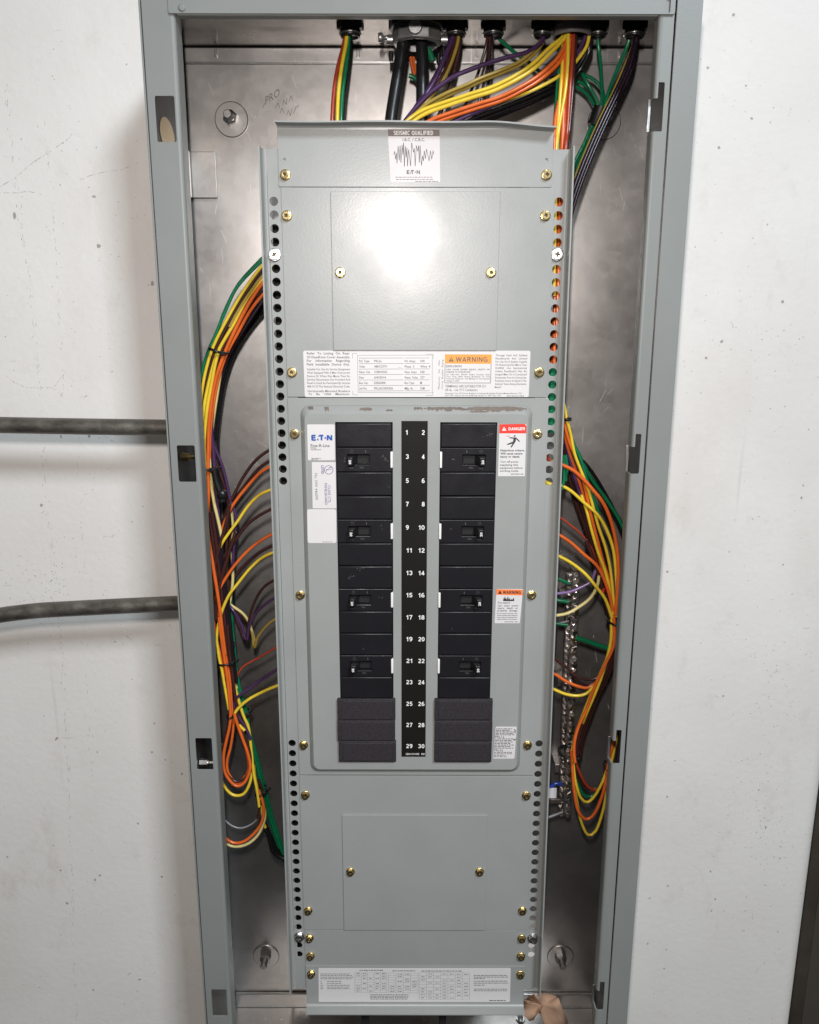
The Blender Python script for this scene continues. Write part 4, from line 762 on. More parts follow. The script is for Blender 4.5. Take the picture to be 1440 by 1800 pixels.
wire(LH, 'brown', [(366, 850), (372, 900), (383, 938), (392, 985), (396, 1040), (398, 1090), (402, 1150), (410, 1210), (414, 1240)], 82)
wire(LH, 'brown', [(412, 900), (405, 950), (398, 1000), (390, 1050), (386, 1090)], 78)
wire(LH, 'dark_purple', [(364, 900), (376, 950), (386, 1000), (397, 1060), (405, 1120), (410, 1180)], 86, r=2.2)
wire(LH, 'purple', [(384, 1000), (392, 1050), (398, 1100), (402, 1150), (408, 1195), (414, 1229)], 70, r=2.0)
wire(LH, 'red', [(368, 930), (372, 975), (380, 1020), (384, 1060)], 64)
wire(LH, 'dark_purple', [(380, 950), (378, 1000), (374, 1050), (378, 1100), (384, 1150)], 88, r=2.4)
wire(LH, 'brown', [(388, 1030), (394, 1080), (400, 1130), (407, 1180), (413, 1225)], 76)
wire(LH, 'orange', [(376, 1072), (376, 1095), (381, 1125), (388, 1154), (394, 1190)], 60)
wire(LH, 'cream', [(400, 1060), (403, 1100), (405, 1140), (410, 1185), (416, 1210)], 80)
for c, dx, yy in (('brown', 0, 57), ('dark_purple', 5, 60), ('brown', -5, 59), ('black', 9, 66)):
    wire(LH, c, shift([(372, 900), (379, 945), (384, 990), (389, 1040), (395, 1090), (401, 1145), (407, 1200)], dx), yy, 66, r=1.9)
wire(LH, 'brown', [(404, 888), (396, 925), (386, 960), (377, 1000), (374, 1040), (377, 1080)], 58, r=1.9)
wire(LH, 'brown', [(414, 935), (403, 970), (391, 1010), (382, 1050), (379, 1090)], 59, r=1.9)
# arcs coming out from under the left rail
wire(LH, 'brown', [(500, 782), (473, 791.6), (448, 811), (427, 840), (414, 865), (403, 887), (391, 920), (380, 955, 80), (380 - 3, 955 + 14, 98)], 70)
wire(LH, 'brown', [(500, 800), (474, 811), (456, 823), (436, 846), (419, 868), (404, 890), (390, 922), (384, 950, 80), (384 - 3, 950 + 14, 98)], 84)
wire(LH, 'orange', [(502, 806), (475, 820), (456, 832), (435, 855), (418, 876), (403, 899), (390, 933), (382, 968, 80), (382 - 3, 968 + 14, 98)], 62)
wire(LH, 'yellow', [(504, 850), (476, 861), (456, 870), (435, 891), (418, 916), (401, 939), (389, 958), (381, 984, 80), (381 - 3, 984 + 14, 98)], 60)
wire(LH, 'brown', [(504, 884), (477, 895), (456, 906), (435, 922), (420, 941), (408, 958), (393, 981), (382, 1009, 80), (382 - 3, 1009 + 14, 98)], 66)
wire(LH, 'orange', [(506, 931), (479, 939), (456, 952), (435, 969), (414, 992), (395, 1019), (382, 1045), (375, 1075, 80), (375 - 3, 1075 + 14, 98)], 62)
wire(LH, 'brown', [(506, 948), (480, 959), (458, 970), (436, 988), (415, 1010), (398, 1035, 80), (398 - 3, 1035 + 14, 98)], 82)
wire(LH, 'yellow', [(508, 963), (481, 971), (460, 981), (439, 1000), (418, 1026), (401, 1049), (387, 1085), (381, 1119), (383, 1140), (386, 1160), (390, 1177), (396, 1211), (402.5, 1247)], 58)
wire(LH, 'brown', [(508, 1006), (482.5, 1019.5), (464, 1032), (450, 1053), (441, 1076), (437, 1097), (434, 1120), (431, 1127), (427, 1118), (420, 1098), (410, 1078), (396, 1060)], 66, 92, r=1.6)
wire(LH, 'purple', [(508, 1040), (483, 1051), (464, 1064), (448, 1081), (438, 1102), (435, 1122), (431, 1125), (427, 1105), (418, 1086), (408, 1070), (396, 1056, 80), (396 - 3, 1056 + 14, 98)], 70, r=1.6)
wire(LH, 'olive', [(508, 1080), (483, 1089), (467, 1102), (453, 1121), (449, 1136), (446, 1138), (445, 1122), (441, 1104), (434, 1092), (424, 1078), (411, 1068), (396, 1055)], 70, 90, r=1.6)
wire(LH, 'cream', [(390, 1050), (398, 1058), (411, 1067), (426.6, 1078), (437, 1092), (442, 1106), (447, 1124), (448, 1136)], 72, 86, r=1.7)
wire(LH, 'brown', [(392, 1052), (412, 1070), (428, 1086), (439, 1099), (446, 1120)], 84, r=1.6)
wire(LH, 'red', [(508, 1128), (486, 1138), (459, 1154), (430, 1170), (418, 1186), (414, 1206, 80), (414 - 3, 1206 + 14, 98)], 74, r=1.3)
wire(LH, 'purple', [(510, 1165), (487, 1177), (459, 1195), (437, 1211), (418, 1225), (412, 1238), (418, 1257), (432, 1279), (441, 1300)], 64, r=1.9)
wire(LH, 'yellow', [(512, 1197), (488.6, 1205), (468.6, 1213), (441, 1227), (423, 1241), (412, 1256), (417, 1270), (430, 1284)], 60, r=1.9)
for dx, yy in ((0, 84), (4, 90), (-3, 96)):
    wire(LH, 'green', shift([(401, 1040), (404, 1090), (408, 1140), (412, 1180), (419, 1215), (429, 1250), (437, 1293), (453, 1348), (464, 1393), (476, 1439), (490, 1480), (505, 1520)], dx), yy, r=2.0)
wire(LH, 'yellow', [(394, 1100), (399, 1134), (405, 1177), (416, 1218), (427.6, 1257), (437, 1279), (442, 1320), (446, 1357), (452, 1390), (456, 1418)], 66, r=1.8)
wire(LH, 'yellow', [(446, 1345), (449, 1370), (458, 1410), (465, 1450), (473, 1464)], 78, r=1.8)
wire(LH, 'brown', [(400, 1100), (404, 1150), (410, 1195), (415, 1235), (417, 1260), (418, 1275)], 62)
wire(LH, 'orange', [(385, 1085), (389, 1120), (394, 1154), (400, 1195), (405, 1248), (404, 1275), (398, 1302), (393, 1330), (396, 1359), (414, 1381), (430, 1375), (440, 1350), (436, 1325), (428, 1302), (418, 1275), (412, 1255)], 56, r=1.9)
wire(LH, 'orange', [(381, 1060), (388, 1100), (397, 1154), (404, 1195), (408, 1248), (411, 1270), (406, 1310), (399, 1340), (403, 1362), (418, 1377), (432, 1364)], 63, r=1.7)
wire(LH, 'orange', [(412, 1262), (422, 1285), (432, 1315), (438, 1345), (434, 1362)], 66, r=1.7)
wire(LH, 'brown', [(398, 1195), (404, 1240), (402, 1268), (394, 1305), (391, 1335), (400, 1362), (418, 1374), (437, 1360), (441, 1334), (434, 1302), (422, 1277), (412, 1250)], 60, r=1.5)
wire(LH, 'yellow', [(392, 1308), (388, 1335), (388, 1360), (394, 1381), (409, 1397), (427.6, 1396), (439, 1377), (443.5, 1350), (441, 1320)], 70, r=1.9)
wire(LH, 'orange', [(452, 1385), (459, 1400), (464, 1423), (458, 1450), (437, 1474), (418, 1482), (402.5, 1478), (386, 1462)], 70, r=1.9)
wire(LH, 'brown', [(455, 1370), (462, 1392), (458, 1415), (452, 1438)], 76, r=1.5)
wire(LH, 'cream', [(461, 1405), (466, 1435), (456, 1464), (438, 1482), (418, 1488), (400, 1484), (386, 1468)], 74, r=1.9)
wire(LH, 'grey', [(384, 1428), (392, 1438), (407, 1451), (425, 1455.5), (446, 1446), (457, 1430), (460, 1410)], 90, r=1.1)
wire(LH, 'black', [(466, 1455), (473, 1468), (480, 1494), (492, 1506), (510, 1512)], 78, r=3.4)
wire(LH, 'black', [(462, 1440), (472, 1462), (483, 1486), (498, 1500)], 96, r=3.0)
wire(LH, 'black', [(392, 830), (400, 870), (405, 930), (402, 1000), (406, 1080), (414, 1180), (425, 1240)], 112, r=3.0)
tie(LH, 384, 616, 62, 16, 20, 14, tail=6); tie(LH, 366, 822, 60, 13, 4, 13, tail=9); tie(LH, 398, 1162, 66, 15, -6, 12, tail=8); tie(LH, 404, 1134, 78, 9, -15, 8, 1.1); tie(LH, 405, 1258, 58, 5, 0, 7, 1.1, head=False); tie(LH, 431, 1254, 82, 9, -25, 10, tail=6); tie(LH, 459, 1390, 78, 10, -20, 12, tail=8)
sm = MB()
sm.tube(cat_spline(wpts([(376, 822), (380, 845), (388, 868), (391, 882)], 52)), 3.6, 8); sm.build('tie_mount', RUB, LH, recalc=False)
sm = MB().lathe([(2, -4), (5, -3.4), (6.0, 0), (5, 4)], P(390, 869, 52), 12); sm.build('tie_mount', RUB, LH)
# --- right gutter
RH = thing('wire_harness', 'multicoloured wire harness curving down the right side past the terminal bar', 'wire harness', (225, 90, -600))
wire(RH, 'yellow', [(984, 690), (992.5, 715), (996, 736), (1003, 762), (1010, 797), (1022, 829), (1033, 857), (1042, 888), (1052, 925), (1064, 960), (1073, 1000), (1078, 1045), (1080, 1086)], 58, 66)
wire(RH, 'orange', [(985, 715), (992, 745), (1001, 778), (1015, 811), (1026, 848), (1033, 878), (1040, 909), (1050, 948), (1059, 983), (1070, 1018), (1077, 1053), (1080, 1086)], 60, 68)
wire(RH, 'orange', [(984, 722), (990, 752), (999, 790), (1011, 824), (1022, 858), (1031, 892), (1038, 925), (1048, 960), (1059, 1000), (1068, 1030), (1075, 1065)], 66, 72)
wire(RH, 'yellow', [(1022, 870), (1031, 897), (1040, 932), (1052, 972), (1064, 1004), (1072, 1040), (1076, 1080)], 64)
wire(RH, 'purple', [(984, 735), (991, 765), (1000, 800), (1010, 838), (1020, 870)], 68, r=2)
for dx, yy, c in ((0, 72, 'brown'), (4, 78, 'red'), (-4, 82, 'brown'), (8, 76, 'brown'), (3, 88, 'dark_purple')):
    wire(RH, c, shift([(990, 780), (1004, 820), (1018, 860), (1030, 900), (1042, 945), (1054, 985), (1064, 1020), (1071, 1055), (1074, 1088)], dx), yy, r=1.9)
wire(RH, 'brown', [(988, 792), (1000, 835), (1012, 880), (1028, 925), (1042, 965), (1055, 1010), (1066, 1055)], 90, r=2.3)
wire(RH, 'green', [(988, 720), (998, 755), (1010, 783), (1022, 811), (1033, 848), (1045, 881), (1054, 906)], 74, r=2.0)
wire(RH, 'green', [(986, 735), (1000, 765), (1017, 797), (1038, 839), (1061, 871), (1080, 899), (1094, 925), (1104, 950)], 84, r=2.0)
wire(RH, 'green', [(1014, 796), (1034, 832), (1056, 862), (1076, 892), (1092, 918), (1104, 940)], 92, r=2.0)
wire(RH, 'green', [(990, 800), (992, 820), (991, 845), (988, 860)], 60, r=1.9)
wire(RH, 'green', [(994, 800), (997, 822), (994, 845)], 66, r=1.9)
wire(RH, 'black', [(985, 786), (1000, 793), (1026, 812), (1045, 836), (1062, 864), (1080, 898), (1098, 945)], 76, 100, r=2.0)
wire(RH, 'brown', [(985, 795), (1004, 806), (1028, 830), (1048, 858), (1064, 888), (1076, 918)], 90, r=1.9)
wire(RH, 'orange', [(975, 812), (990, 818), (1008, 827), (1026, 843), (1043, 862), (1061, 885), (1075, 918), (1084, 960), (1087, 1000), (1085, 1042), (1082, 1080)], 56, r=2.1)
wire(RH, 'yellow', [(972, 848), (988, 854), (1005, 864), (1026, 883), (1050, 904), (1066, 930), (1078, 965), (1083, 1007), (1085, 1053), (1082, 1084)], 60, r=1.9)
wire(RH, 'red', [(970, 902), (985.5, 910), (1003, 923), (1022, 939), (1038, 960), (1048, 985), (1056, 1010)], 76, r=1.2)
wire(RH, 'orange', [(968, 935), (984, 941), (1005, 955), (1026, 974), (1050, 995), (1064, 1023), (1074, 1056), (1079, 1086)], 62, r=1.9)
wire(RH, 'yellow', [(966, 971), (982, 977.5), (1005, 990), (1029, 1009), (1047, 1030), (1064, 1053), (1076, 1086)], 58, r=1.9)
wire(RH, 'brown', [(1030, 950), (1046, 990), (1058, 1030), (1068, 1070), (1074, 1090)], 70, r=2.4)
wire(RH, 'brown', [(1040, 960), (1054, 1000), (1066, 1045), (1074, 1088)], 80, r=2.6)
wire(RH, 'lilac', [(962, 1044), (978.5, 1043.5), (1001, 1040.5), (1022, 1032), (1040, 1021), (1047, 1002)], 70, r=1.8)
wire(RH, 'cream', [(962, 1084), (977, 1082), (998, 1078), (1019, 1066), (1038, 1051), (1050, 1030), (1053, 1012)], 66, r=1.9)
wire(RH, 'green', [(966, 1014), (982, 1018), (1001, 1026)], 92, r=2.1)
wire(RH, 'green', [(962, 1052), (978, 1055), (1000, 1058)], 100, r=2.6)
wire(RH, 'green', [(962, 1093), (977, 1096), (998, 1099)], 100, r=2.0)
wire(RH, 'grey', [(962, 1098), (980, 1096), (998, 1092)], 104, r=1.4)
wire(RH, 'green', [(1012, 1121), (1030, 1126), (1043, 1131), (1068, 1139), (1090, 1143)], 96, r=3.0)
MB().lathe([(2.4, -3), (2.6, 4)], P(1060, 1039, 70), 12, 'z').build('red_wire_cap', mat('red_plastic', (0.5, 0.02, 0.02), 0.4), RH)
wire(RH, 'yellow', [(1077, 1075), (1075, 1095), (1074, 1125), (1067, 1158), (1057, 1191), (1045, 1222), (1032, 1252), (1022, 1280, 76), (1016, 1305, 90)], 60, r=1.9)
wire(RH, 'orange', [(1079, 1080), (1080, 1107), (1078, 1137), (1062, 1172), (1045, 1209), (1031, 1247), (1017, 1277), (1010, 1303), (1009, 1324), (1011, 1340)], 58, r=2.0)
wire(RH, 'yellow', [(1078, 1080), (1079, 1110), (1074, 1140), (1058, 1178), (1040, 1218), (1024, 1258), (1012, 1290), (1006, 1320), (1006, 1345)], 64, r=1.8)
for dx, yy in ((0, 70), (4, 78), (8, 88)):
    wire(RH, 'brown', shift([(1078, 1080), (1079, 1115), (1076, 1150), (1060, 1191), (1044, 1223), (1029, 1262), (1016, 1300), (1012, 1330)], dx), yy, r=2.0)
wire(RH, 'brown', [(960, 1146), (976, 1158), (996, 1174), (1012, 1188), (1033, 1195), (1050, 1191), (1060, 1180)], 72, r=1.6)
wire(RH, 'orange', [(960, 1179), (975.5, 1185), (996, 1198), (1015, 1206), (1033, 1209), (1048, 1200)], 66, r=1.9)
wire(RH, 'yellow', [(958, 1205), (974.5, 1212), (994, 1220), (1015, 1223), (1031, 1219), (1044, 1206)], 62, r=1.9)
wire(RH, 'brown', [(1002, 1182), (1020, 1200), (1036, 1204), (1052, 1194)], 84, r=1.6)
wire(RH, 'red', [(1008, 1320), (1012, 1340), (1022, 1364), (1034, 1383), (1048, 1389), (1060, 1380), (1068, 1355)], 80, r=1.8)
wire(RH, 'green', [(1006, 1345), (1015, 1375), (1026, 1397), (1040, 1400), (1054, 1388)], 96, r=2.2)
wire(RH, 'yellow', [(1006, 1318), (1008, 1345), (1012, 1375), (1021, 1402), (1033, 1410), (1047, 1397), (1061, 1370), (1069, 1345), (1078, 1325), (1084, 1300)], 68, r=1.8)
wire(RH, 'orange', [(1004, 1318), (1006.5, 1352), (1009, 1387), (1016, 1424), (1031, 1440), (1047, 1427), (1061, 1391), (1069, 1352), (1078, 1320), (1082, 1295)], 64, r=1.9)
wire(RH, 'orange', [(1064, 1390), (1069, 1360), (1076, 1330), (1084, 1310)], 72, r=1.8)
wire(RH, 'yellow', [(1006, 1350), (1013, 1400), (1020.5, 1440), (1033, 1467), (1047, 1461), (1059, 1429), (1067, 1387), (1071, 1345), (1078, 1320)], 74, r=1.8)
wire(RH, 'brown', [(1012, 1360), (1030, 1385), (1050, 1384), (1066, 1362)], 90, r=1.7)
for c, dx in (('orange', 0), ('yellow', 5), ('brown', 9)): wire(RH, c, [(1066 + dx, 1360), (1072 + dx, 1330), (1080 + dx * .6, 1300), (1086, 1270)], 56 + dx, r=1.8)
tie(RH, 1077, 1090, 66, 9, 3, 16, tail=0); tie(RH, 1000, 1323, 82, 17, 8, 16, 1.9); tie(RH, 1068, 1347, 64, 5, 0, 12, 1.5, head=False); tie(RH, 995, 736, 62, 5, -8, 8, 1.4)
# --- wires from the top fittings
def bundle(label, pos, cat='wire bundle', grp=None): return thing('wire_bundle', label, cat, pos, grp)
BZ = 72
T1 = bundle('red, yellow and green wires hanging from the leftmost black fitting', (-70, 70, 190))
wire(T1, 'red', [(608, 58, 73), (605, 76, 72), (593.5, 121, 64), (587, 164, 56), (584, 214, 48), (584, 250, 46)], 0, r=2.0)
wire(T1, 'yellow', [(610, 58, 73), (608.5, 76, 70), (600.7, 118, 62), (595, 164, 54), (593, 212, 46), (593, 250, 44)], 0, r=2.0)
wire(T1, 'green', [(613, 58, 73), (613, 76, 72), (608.5, 118, 66), (602, 164, 58), (599.5, 212, 50), (600, 250, 48)], 0, r=2.0)
wire(T1, 'black', [(616, 58, 76), (616, 76, 76), (611, 118, 74), (605, 164, 66), (602, 212, 58)], 0, r=1.8)
for lab, pts in (('thick black power cable curving out of the zinc connector, nearer the left', [(712, 60, 66), (706, 92, 62), (700, 130, 58), (693, 172, 52), (687, 214, 46), (684, 270, 44)]),
                 ('thick black power cable dropping straight from the zinc connector, nearer the right', [(740, 60, 70), (742, 92, 68), (742, 140, 64), (742, 182, 60), (741, 215, 56), (740, 270, 54)])):
    o = thing('power_cable', lab, 'power cable', P(*pts[3]), None)
    MB().tube(cat_spline(wpts(pts, 0), 5), 6.0, 18).build('jacket', RUB, o, recalc=False)
o = bundle('short orange and green wire ends glimpsed between the two thick black cables', P(727, 130, 110))
wire(o, 'orange', [(722, 100), (725, 117), (729, 132)], 112, r=1.7); wire(o, 'orange', [(727, 100), (729, 116), (732, 130)], 114, r=1.5); wire(o, 'green', [(719, 133), (728, 136), (738, 146)], 110, r=2.4); wire(o, 'green', [(752, 86), (757, 96), (761, 108)], 84, r=3.4)
T3 = bundle('purple, yellow and brown wires slanting down from the fitting right of the zinc connector', (15, 60, 190))
wire(T3, 'purple', [(797, 55, 73), (794, 72, 72), (783, 98, 68), (767, 135.5, 62), (743, 175, 54), (712, 216, 48), (700, 240, 46)], 0, r=2.6)
wire(T3, 'purple', [(792, 60, 76), (788, 84, 74), (776, 112, 70), (757, 148, 62), (732, 186, 54), (706, 222, 48)], 0, r=2.0)
wire(T3, 'olive', [(806, 55, 73), (805.5, 72, 72), (797, 101, 68), (785, 130, 62), (768.5, 157, 56), (740, 190, 50), (715, 222, 48)], 0, r=1.8)
wire(T3, 'brown', [(801, 55, 74), (799, 76, 73), (790, 104, 70), (777, 134, 64), (757, 165, 58), (724, 205, 52)], 0, r=1.8)
wire(T3, 'brown', [(808, 58, 78), (808, 80, 78), (801, 114, 78), (792, 150, 74), (778, 188, 68), (765, 220, 62)], 0, r=2.2)
T4 = bundle('thin dark brown wires hanging from the third black fitting', (65, 65, 200))
wire(T4, 'brown', [(857, 60, 73), (855, 80, 73), (848, 104, 76), (839, 133, 80), (826, 165, 84), (806, 215, 86)], 0, r=1.5)
wire(T4, 'brown', [(861, 60, 73), (861, 80, 73), (858, 114, 72), (850, 150, 70), (838, 190, 66), (826, 220, 64)], 0, r=1.5)
wire(T4, 'dark_purple', [(864, 60, 76), (865, 84, 76), (864, 118, 78), (858, 150, 80), (850, 185, 84)], 0, r=1.5)
wire(T4, 'green', [(876, 66, 80), (888.5, 78, 84), (907, 94, 92), (933, 112, 100), (955, 130, 108), (990, 142, 112)], 0, r=2.0)
T5 = bundle('olive and purple wires sweeping left from the fourth black fitting', (60, 60, 230))
for k, (dx, dy, yy) in enumerate(((0, 0, 0), (4, 4, 4))):
    wire(T5, 'olive', [(950 + dx, 72 + dy, 73 + yy), (938 + dx, 88 + dy, 66 + yy), (914 + dx, 108 + dy, 60 + yy), (879 + dx, 124 + dy, 54 + yy), (843 + dx, 138 + dy, 50 + yy), (820 + dx, 149 + dy, 48 + yy), (786 + dx, 163 + dy, 46 + yy), (750 + dx, 183 + dy, 44 + yy), (720 + dx, 211 + dy, 42 + yy), (705 + dx, 235 + dy, 42 + yy)], 0, r=1.8)
wire(T5, 'purple', [(956, 62, 73), (950, 76, 70), (926, 92, 62), (891, 101, 56), (855, 112, 52), (820, 125, 50), (795, 136, 50), (759, 161, 48), (732, 188, 46), (705, 222, 44)], 0, r=2.2)
T6 = bundle('thick yellow and orange wire sweep running left from the large ring fitting', (80, 45, 200))
Y6 = [(1000, 52, 72), (993, 66, 66), (971, 90, 58), (938, 121, 50), (903, 143, 46), (867, 160, 44), (830, 171.5, 42), (786, 186, 40), (750, 199, 38), (726, 214, 38), (705, 235, 40)]
for c, dx, dy, yy, rr in (('yellow', 0, 0, 0, 2.1), ('yellow', -5, -6, 4, 2.0), ('orange', 10, 11, 0, 2.0), ('orange', 14, 17, 3, 2.0), ('orange', 8, 14, 9, 1.8), ('brown', 16, 20, 8, 1.7)):
    wire(T6, c, [(p[0] + dx * (0.5 if i < 2 else 1), p[1] + dy * (0.3 if i < 2 else 1), p[2] + yy) for i, p in enumerate(Y6)], 0, r=rr)
wire(T6, 'yellow', [(1036, 62, 70), (1032, 80, 68), (1021, 98, 68), (1005, 116, 66), (978, 137, 62), (938, 158, 56), (902, 171, 52), (867, 183, 48), (820, 197, 46), (780, 214, 44), (760, 235, 44)], 0, r=1.8)
wire(T6, 'purple', [(1030, 62, 72), (1022, 82, 72), (1004, 104, 70), (976, 126, 66), (947, 145, 60), (914, 166, 56), (880, 180, 52), (830, 200, 48), (795, 216, 46)], 0, r=2.2)
for dx, dy, yy in ((0, 8, 8), (4, 14, 14), (2, 20, 22)):
    wire(T6, 'black' if dx % 4 == 0 else 'dark_purple', [(1038, 66, 78), (1032 + dx, 90, 78), (1010 + dx, 116 + dy, 72 + yy), (975 + dx, 140 + dy, 66 + yy), (930 + dx, 162 + dy, 60 + yy), (880 + dx, 182 + dy, 54 + yy), (838 + dx, 198 + dy, 50 + yy), (800, 225, 48 + yy)], 0, r=2.3)
T7 = bundle('orange, yellow and green wires dropping straight from the large ring fitting beside the top cover', (163, 30, 160))
def vb(c, pts, Ya=74, Yb=30, r=2.0): n = len(pts); wire(T7, c, [(x, y, Ya + (Yb - Ya) * (i / (n - 1)) ** 0.8) for i, (x, y) in enumerate(pts)], 0, r=r)
vb('orange', [(998, 50), (996, 66), (993.5, 114.5), (992, 162), (990, 209), (988, 262), (986, 330), (984, 400), (982, 480), (978, 600)])
vb('orange', [(1003, 50), (1002.5, 66), (999, 114.5), (997, 162), (993, 215), (990.5, 262), (980, 380), (976, 500), (974, 640)], 78, 34)
vb('red', [(1008, 50), (1008, 66), (1005, 114.5), (1001.5, 162), (997, 232), (994, 262), (990, 350), (985, 460)], 76, 32)
vb('brown', [(1012, 52), (1012, 70), (1009, 114.5), (1006, 162), (1000, 232), (996, 264), (990, 380)], 80, 38)
vb('yellow', [(1000, 48), (999, 66), (998, 114.5), (993, 165), (984, 215), (979, 262), (977, 330), (975, 420), (974, 520)], 70, 32, 1.8)
vb('yellow', [(990, 60), (989, 110), (985, 165), (981, 221), (977.5, 262), (974, 340)], 72, 36, 1.8)
vb('orange', [(996, 100), (990, 152), (981, 185), (976, 212), (974.5, 240), (974, 270)], 66, 40, 2.0)
vb('green', [(988, 60), (985, 98), (980.6, 150), (977, 197), (974, 240), (974, 300)], 78, 46, 2.0)
T8 = bundle('bright green ground wires gathered with black tape near the right-hand mounting bolt', (200, 110, 190), 'wire bundle')
gd = [(1044, 226, 106), (1033, 252, 104), (1018, 282, 100), (1008, 306, 98), (996, 345, 90), (988, 400, 80), (984, 470, 76), (980, 560, 76), (976, 650, 72), (984, 735, 72)]
st_ = [[(1051, 70, 73), (1053, 90, 74), (1056, 114, 80), (1058.5, 162, 94), (1056, 190, 102)],
       [(1012, 112, 110), (1019.5, 122, 104), (1032.5, 146, 100), (1047, 172, 102), (1052, 190, 104)],
       [(985, 132, 116), (1009, 140, 112), (1032, 152, 106), (1047, 172, 104), (1050, 190, 104)],
       [(985, 122, 118), (1012, 127, 112), (1044, 140, 106), (1060, 162, 104), (1059, 190, 104)],
       [(1106, 70, 73), (1100, 88, 76), (1084.5, 124, 86), (1070, 162, 98), (1062, 190, 104)],
       [(985, 146, 122), (1012, 152, 116), (1030, 164, 112), (1042, 180, 108), (1047, 196, 106)]]
for i, s_ in enumerate(st_):
    dx = (i - 2.5) * 2.4
    wire(T8, 'green', s_ + [(p[0] + dx, p[1] + (i % 2) * 1.5, p[2] + (i % 3) * 2) for p in gd[0:]], 0, r=1.9)
tb = MB().tube(cat_spline([P(1058, 186, 103), P(1051, 206, 104), P(1044, 224, 104)]), [9.2] * 40, 14) if False else MB()
pp = cat_spline([P(1057, 188, 103), P(1051, 206, 104), P(1045, 222, 104)]); tb.tube(pp, 8.0, 14); tb.build('black_tape', RUB, T8, recalc=False)
T9 = bundle('dark purple and black wires running diagonally from the rightmost black fitting', (190, 70, 200))
dk = [(1118, 58, 73), (1117, 74, 73), (1103, 119, 72), (1084, 162, 70), (1061, 209, 66), (1040, 256, 62), (1022, 300, 58), (1006, 345, 54), (990, 400, 50)]
for c, dx, dy, yy, rr in (('dark_purple', 3, 2, 0, 2.3), ('dark_purple', -2, 0, 2, 2.2), ('dark_purple', 7, 5, 4, 2.1), ('black', 4, 8, 8, 2.2), ('olive', -6, -1, 6, 1.4), ('black', 0, 10, 12, 2.2)):
    wire(T9, c, [(p[0] + dx * (0.4 if i < 2 else 1), p[1] + (0 if i < 2 else dy * 0.6), p[2] + yy) for i, p in enumerate(dk)], 0, r=rr)
# green wires glimpsed through the right-hand holes
o = bundle('green and orange wires seen through the holes of the right perforated rail', (146, 40, -100))
for c, pts, r_ in (('orange', [(973, 560), (971, 620), (971, 680)], 3.0), ('green', [(984, 370), (983, 450), (982, 520), (980, 590)], 2.6), ('green', [(971, 640), (969, 690), (968, 760)], 4.6), ('black', [(978, 600), (976, 650), (975, 700)], 3), ('red', [(965, 790), (962, 806), (975, 812)], 1.8), ('yellow', [(950, 842), (964, 850), (980, 856)], 2.4)):
    wire(o, c, pts, 42, r=r_)
# ------------------------------------------------------------------ fittings in the top wall
def bushing(px, py, Y, ro, label, h=22):
    x, _, z = P(px, py, Y); t = thing('conduit_bushing', label, 'cable fitting', (x, Y, z), 'black plastic cable fittings in the cabinet top')
    MB().lathe([(ro * 0.74, 0), (ro * 0.86, 0.0), (ro * 0.92, 1.5), (ro * 0.92, 7)], (x, Y, z), 24, 'z', cap=False).lathe([(ro * 0.74, 0), (ro * 0.70, 12)], (x, Y, z), 24, 'z', cap=False).build('throat', RUB, t, recalc=True)
    MB().lathe([(ro * 0.9, 6), (ro * 1.22, 7), (ro * 1.26, 13), (ro * 1.1, 15)], (x, Y, z), 8, 'z', smooth=False, ph=0.2).build('locknut', RUB, t)
    MB().lathe([(ro * 1.02, 14), (ro * 1.02, 285.0 - z - 0.1)], (x, Y, z), 24, 'z').build('collar', RUB, t)
    MB().lathe([(ro * 0.93, 2.2), (ro * 1.03, 2.6), (ro * 1.03, 3.6), (ro * 0.93, 4.0)], (x, Y, z), 26, 'z').build('ring', SILV, t)
    return t
bushing(616, 66, 73, 11.0, 'black plastic fitting left of the zinc connector, with red, yellow and green wires')
bushing(801, 66, 73, 10.5, 'black plastic fitting just right of the zinc connector')
bushing(867, 66, 73, 10.5, 'black plastic fitting third from the left, holding thin dark brown wires')
bushing(953, 66, 73, 9.5, 'black plastic fitting just left of the large open ring')
bushing(1051, 66, 73, 9.0, 'black plastic fitting just right of the large open ring, one green wire in it')
bushing(1115, 67, 73, 10.5, 'black plastic fitting farthest right, holding the dark diagonal wires')
x, _, z = P(1005, 64, 73); t = thing('ring_bushing', 'large open grey ring fitting with orange and yellow wires spilling out', 'cable fitting', (x, 73, z))
MB().lathe([(15.6, 0), (16.6, -1.2), (18.2, -1.2), (19.0, 0), (19.0, 9)], (x, 73, z), 36, 'z', cap=False).build('rim', mat('grey_plastic', (0.13, 0.12, 0.12), 0.5), t)
MB().lathe([(15.6, 0), (15.6, 18)], (x, 73, z), 36, 'z', cap=False).build('throat', PIT, t, recalc=False)
MB().lathe([(19.5, 8), (21.5, 9), (21.5, 15), (19.5, 16)], (x, 73, z), 12, 'z', smooth=False).build('locknut', RUB, t)
x, _, z = P(733, 80, 70); cc = thing('cable_connector', 'round grey zinc cable connector with clamp screws holding the two thick black cables', 'cable connector', (x, 70, z))
MB().lathe([(20, 0), (24, 1), (25, 3), (25, 10), (23.5, 12)], (x, 70, z), 10, 'z', smooth=False, cap=False, ph=0.15).lathe([(20, 0), (19.5, 12)], (x, 70, z), 20, 'z', cap=False).build('clamp_ring', DIE, cc, bevel=0.5)
MB().lathe([(21, 10), (24, 13), (24.5, 20), (20, 24), (20, 285 - z)], (x, 70, z), 24, 'z').build('body', RUB, cc)
MB().lathe([(26.5, 14), (28, 15), (28, 20), (26.5, 21)], (x, 70, z), 12, 'z', smooth=False).build('locknut', RUB, cc)
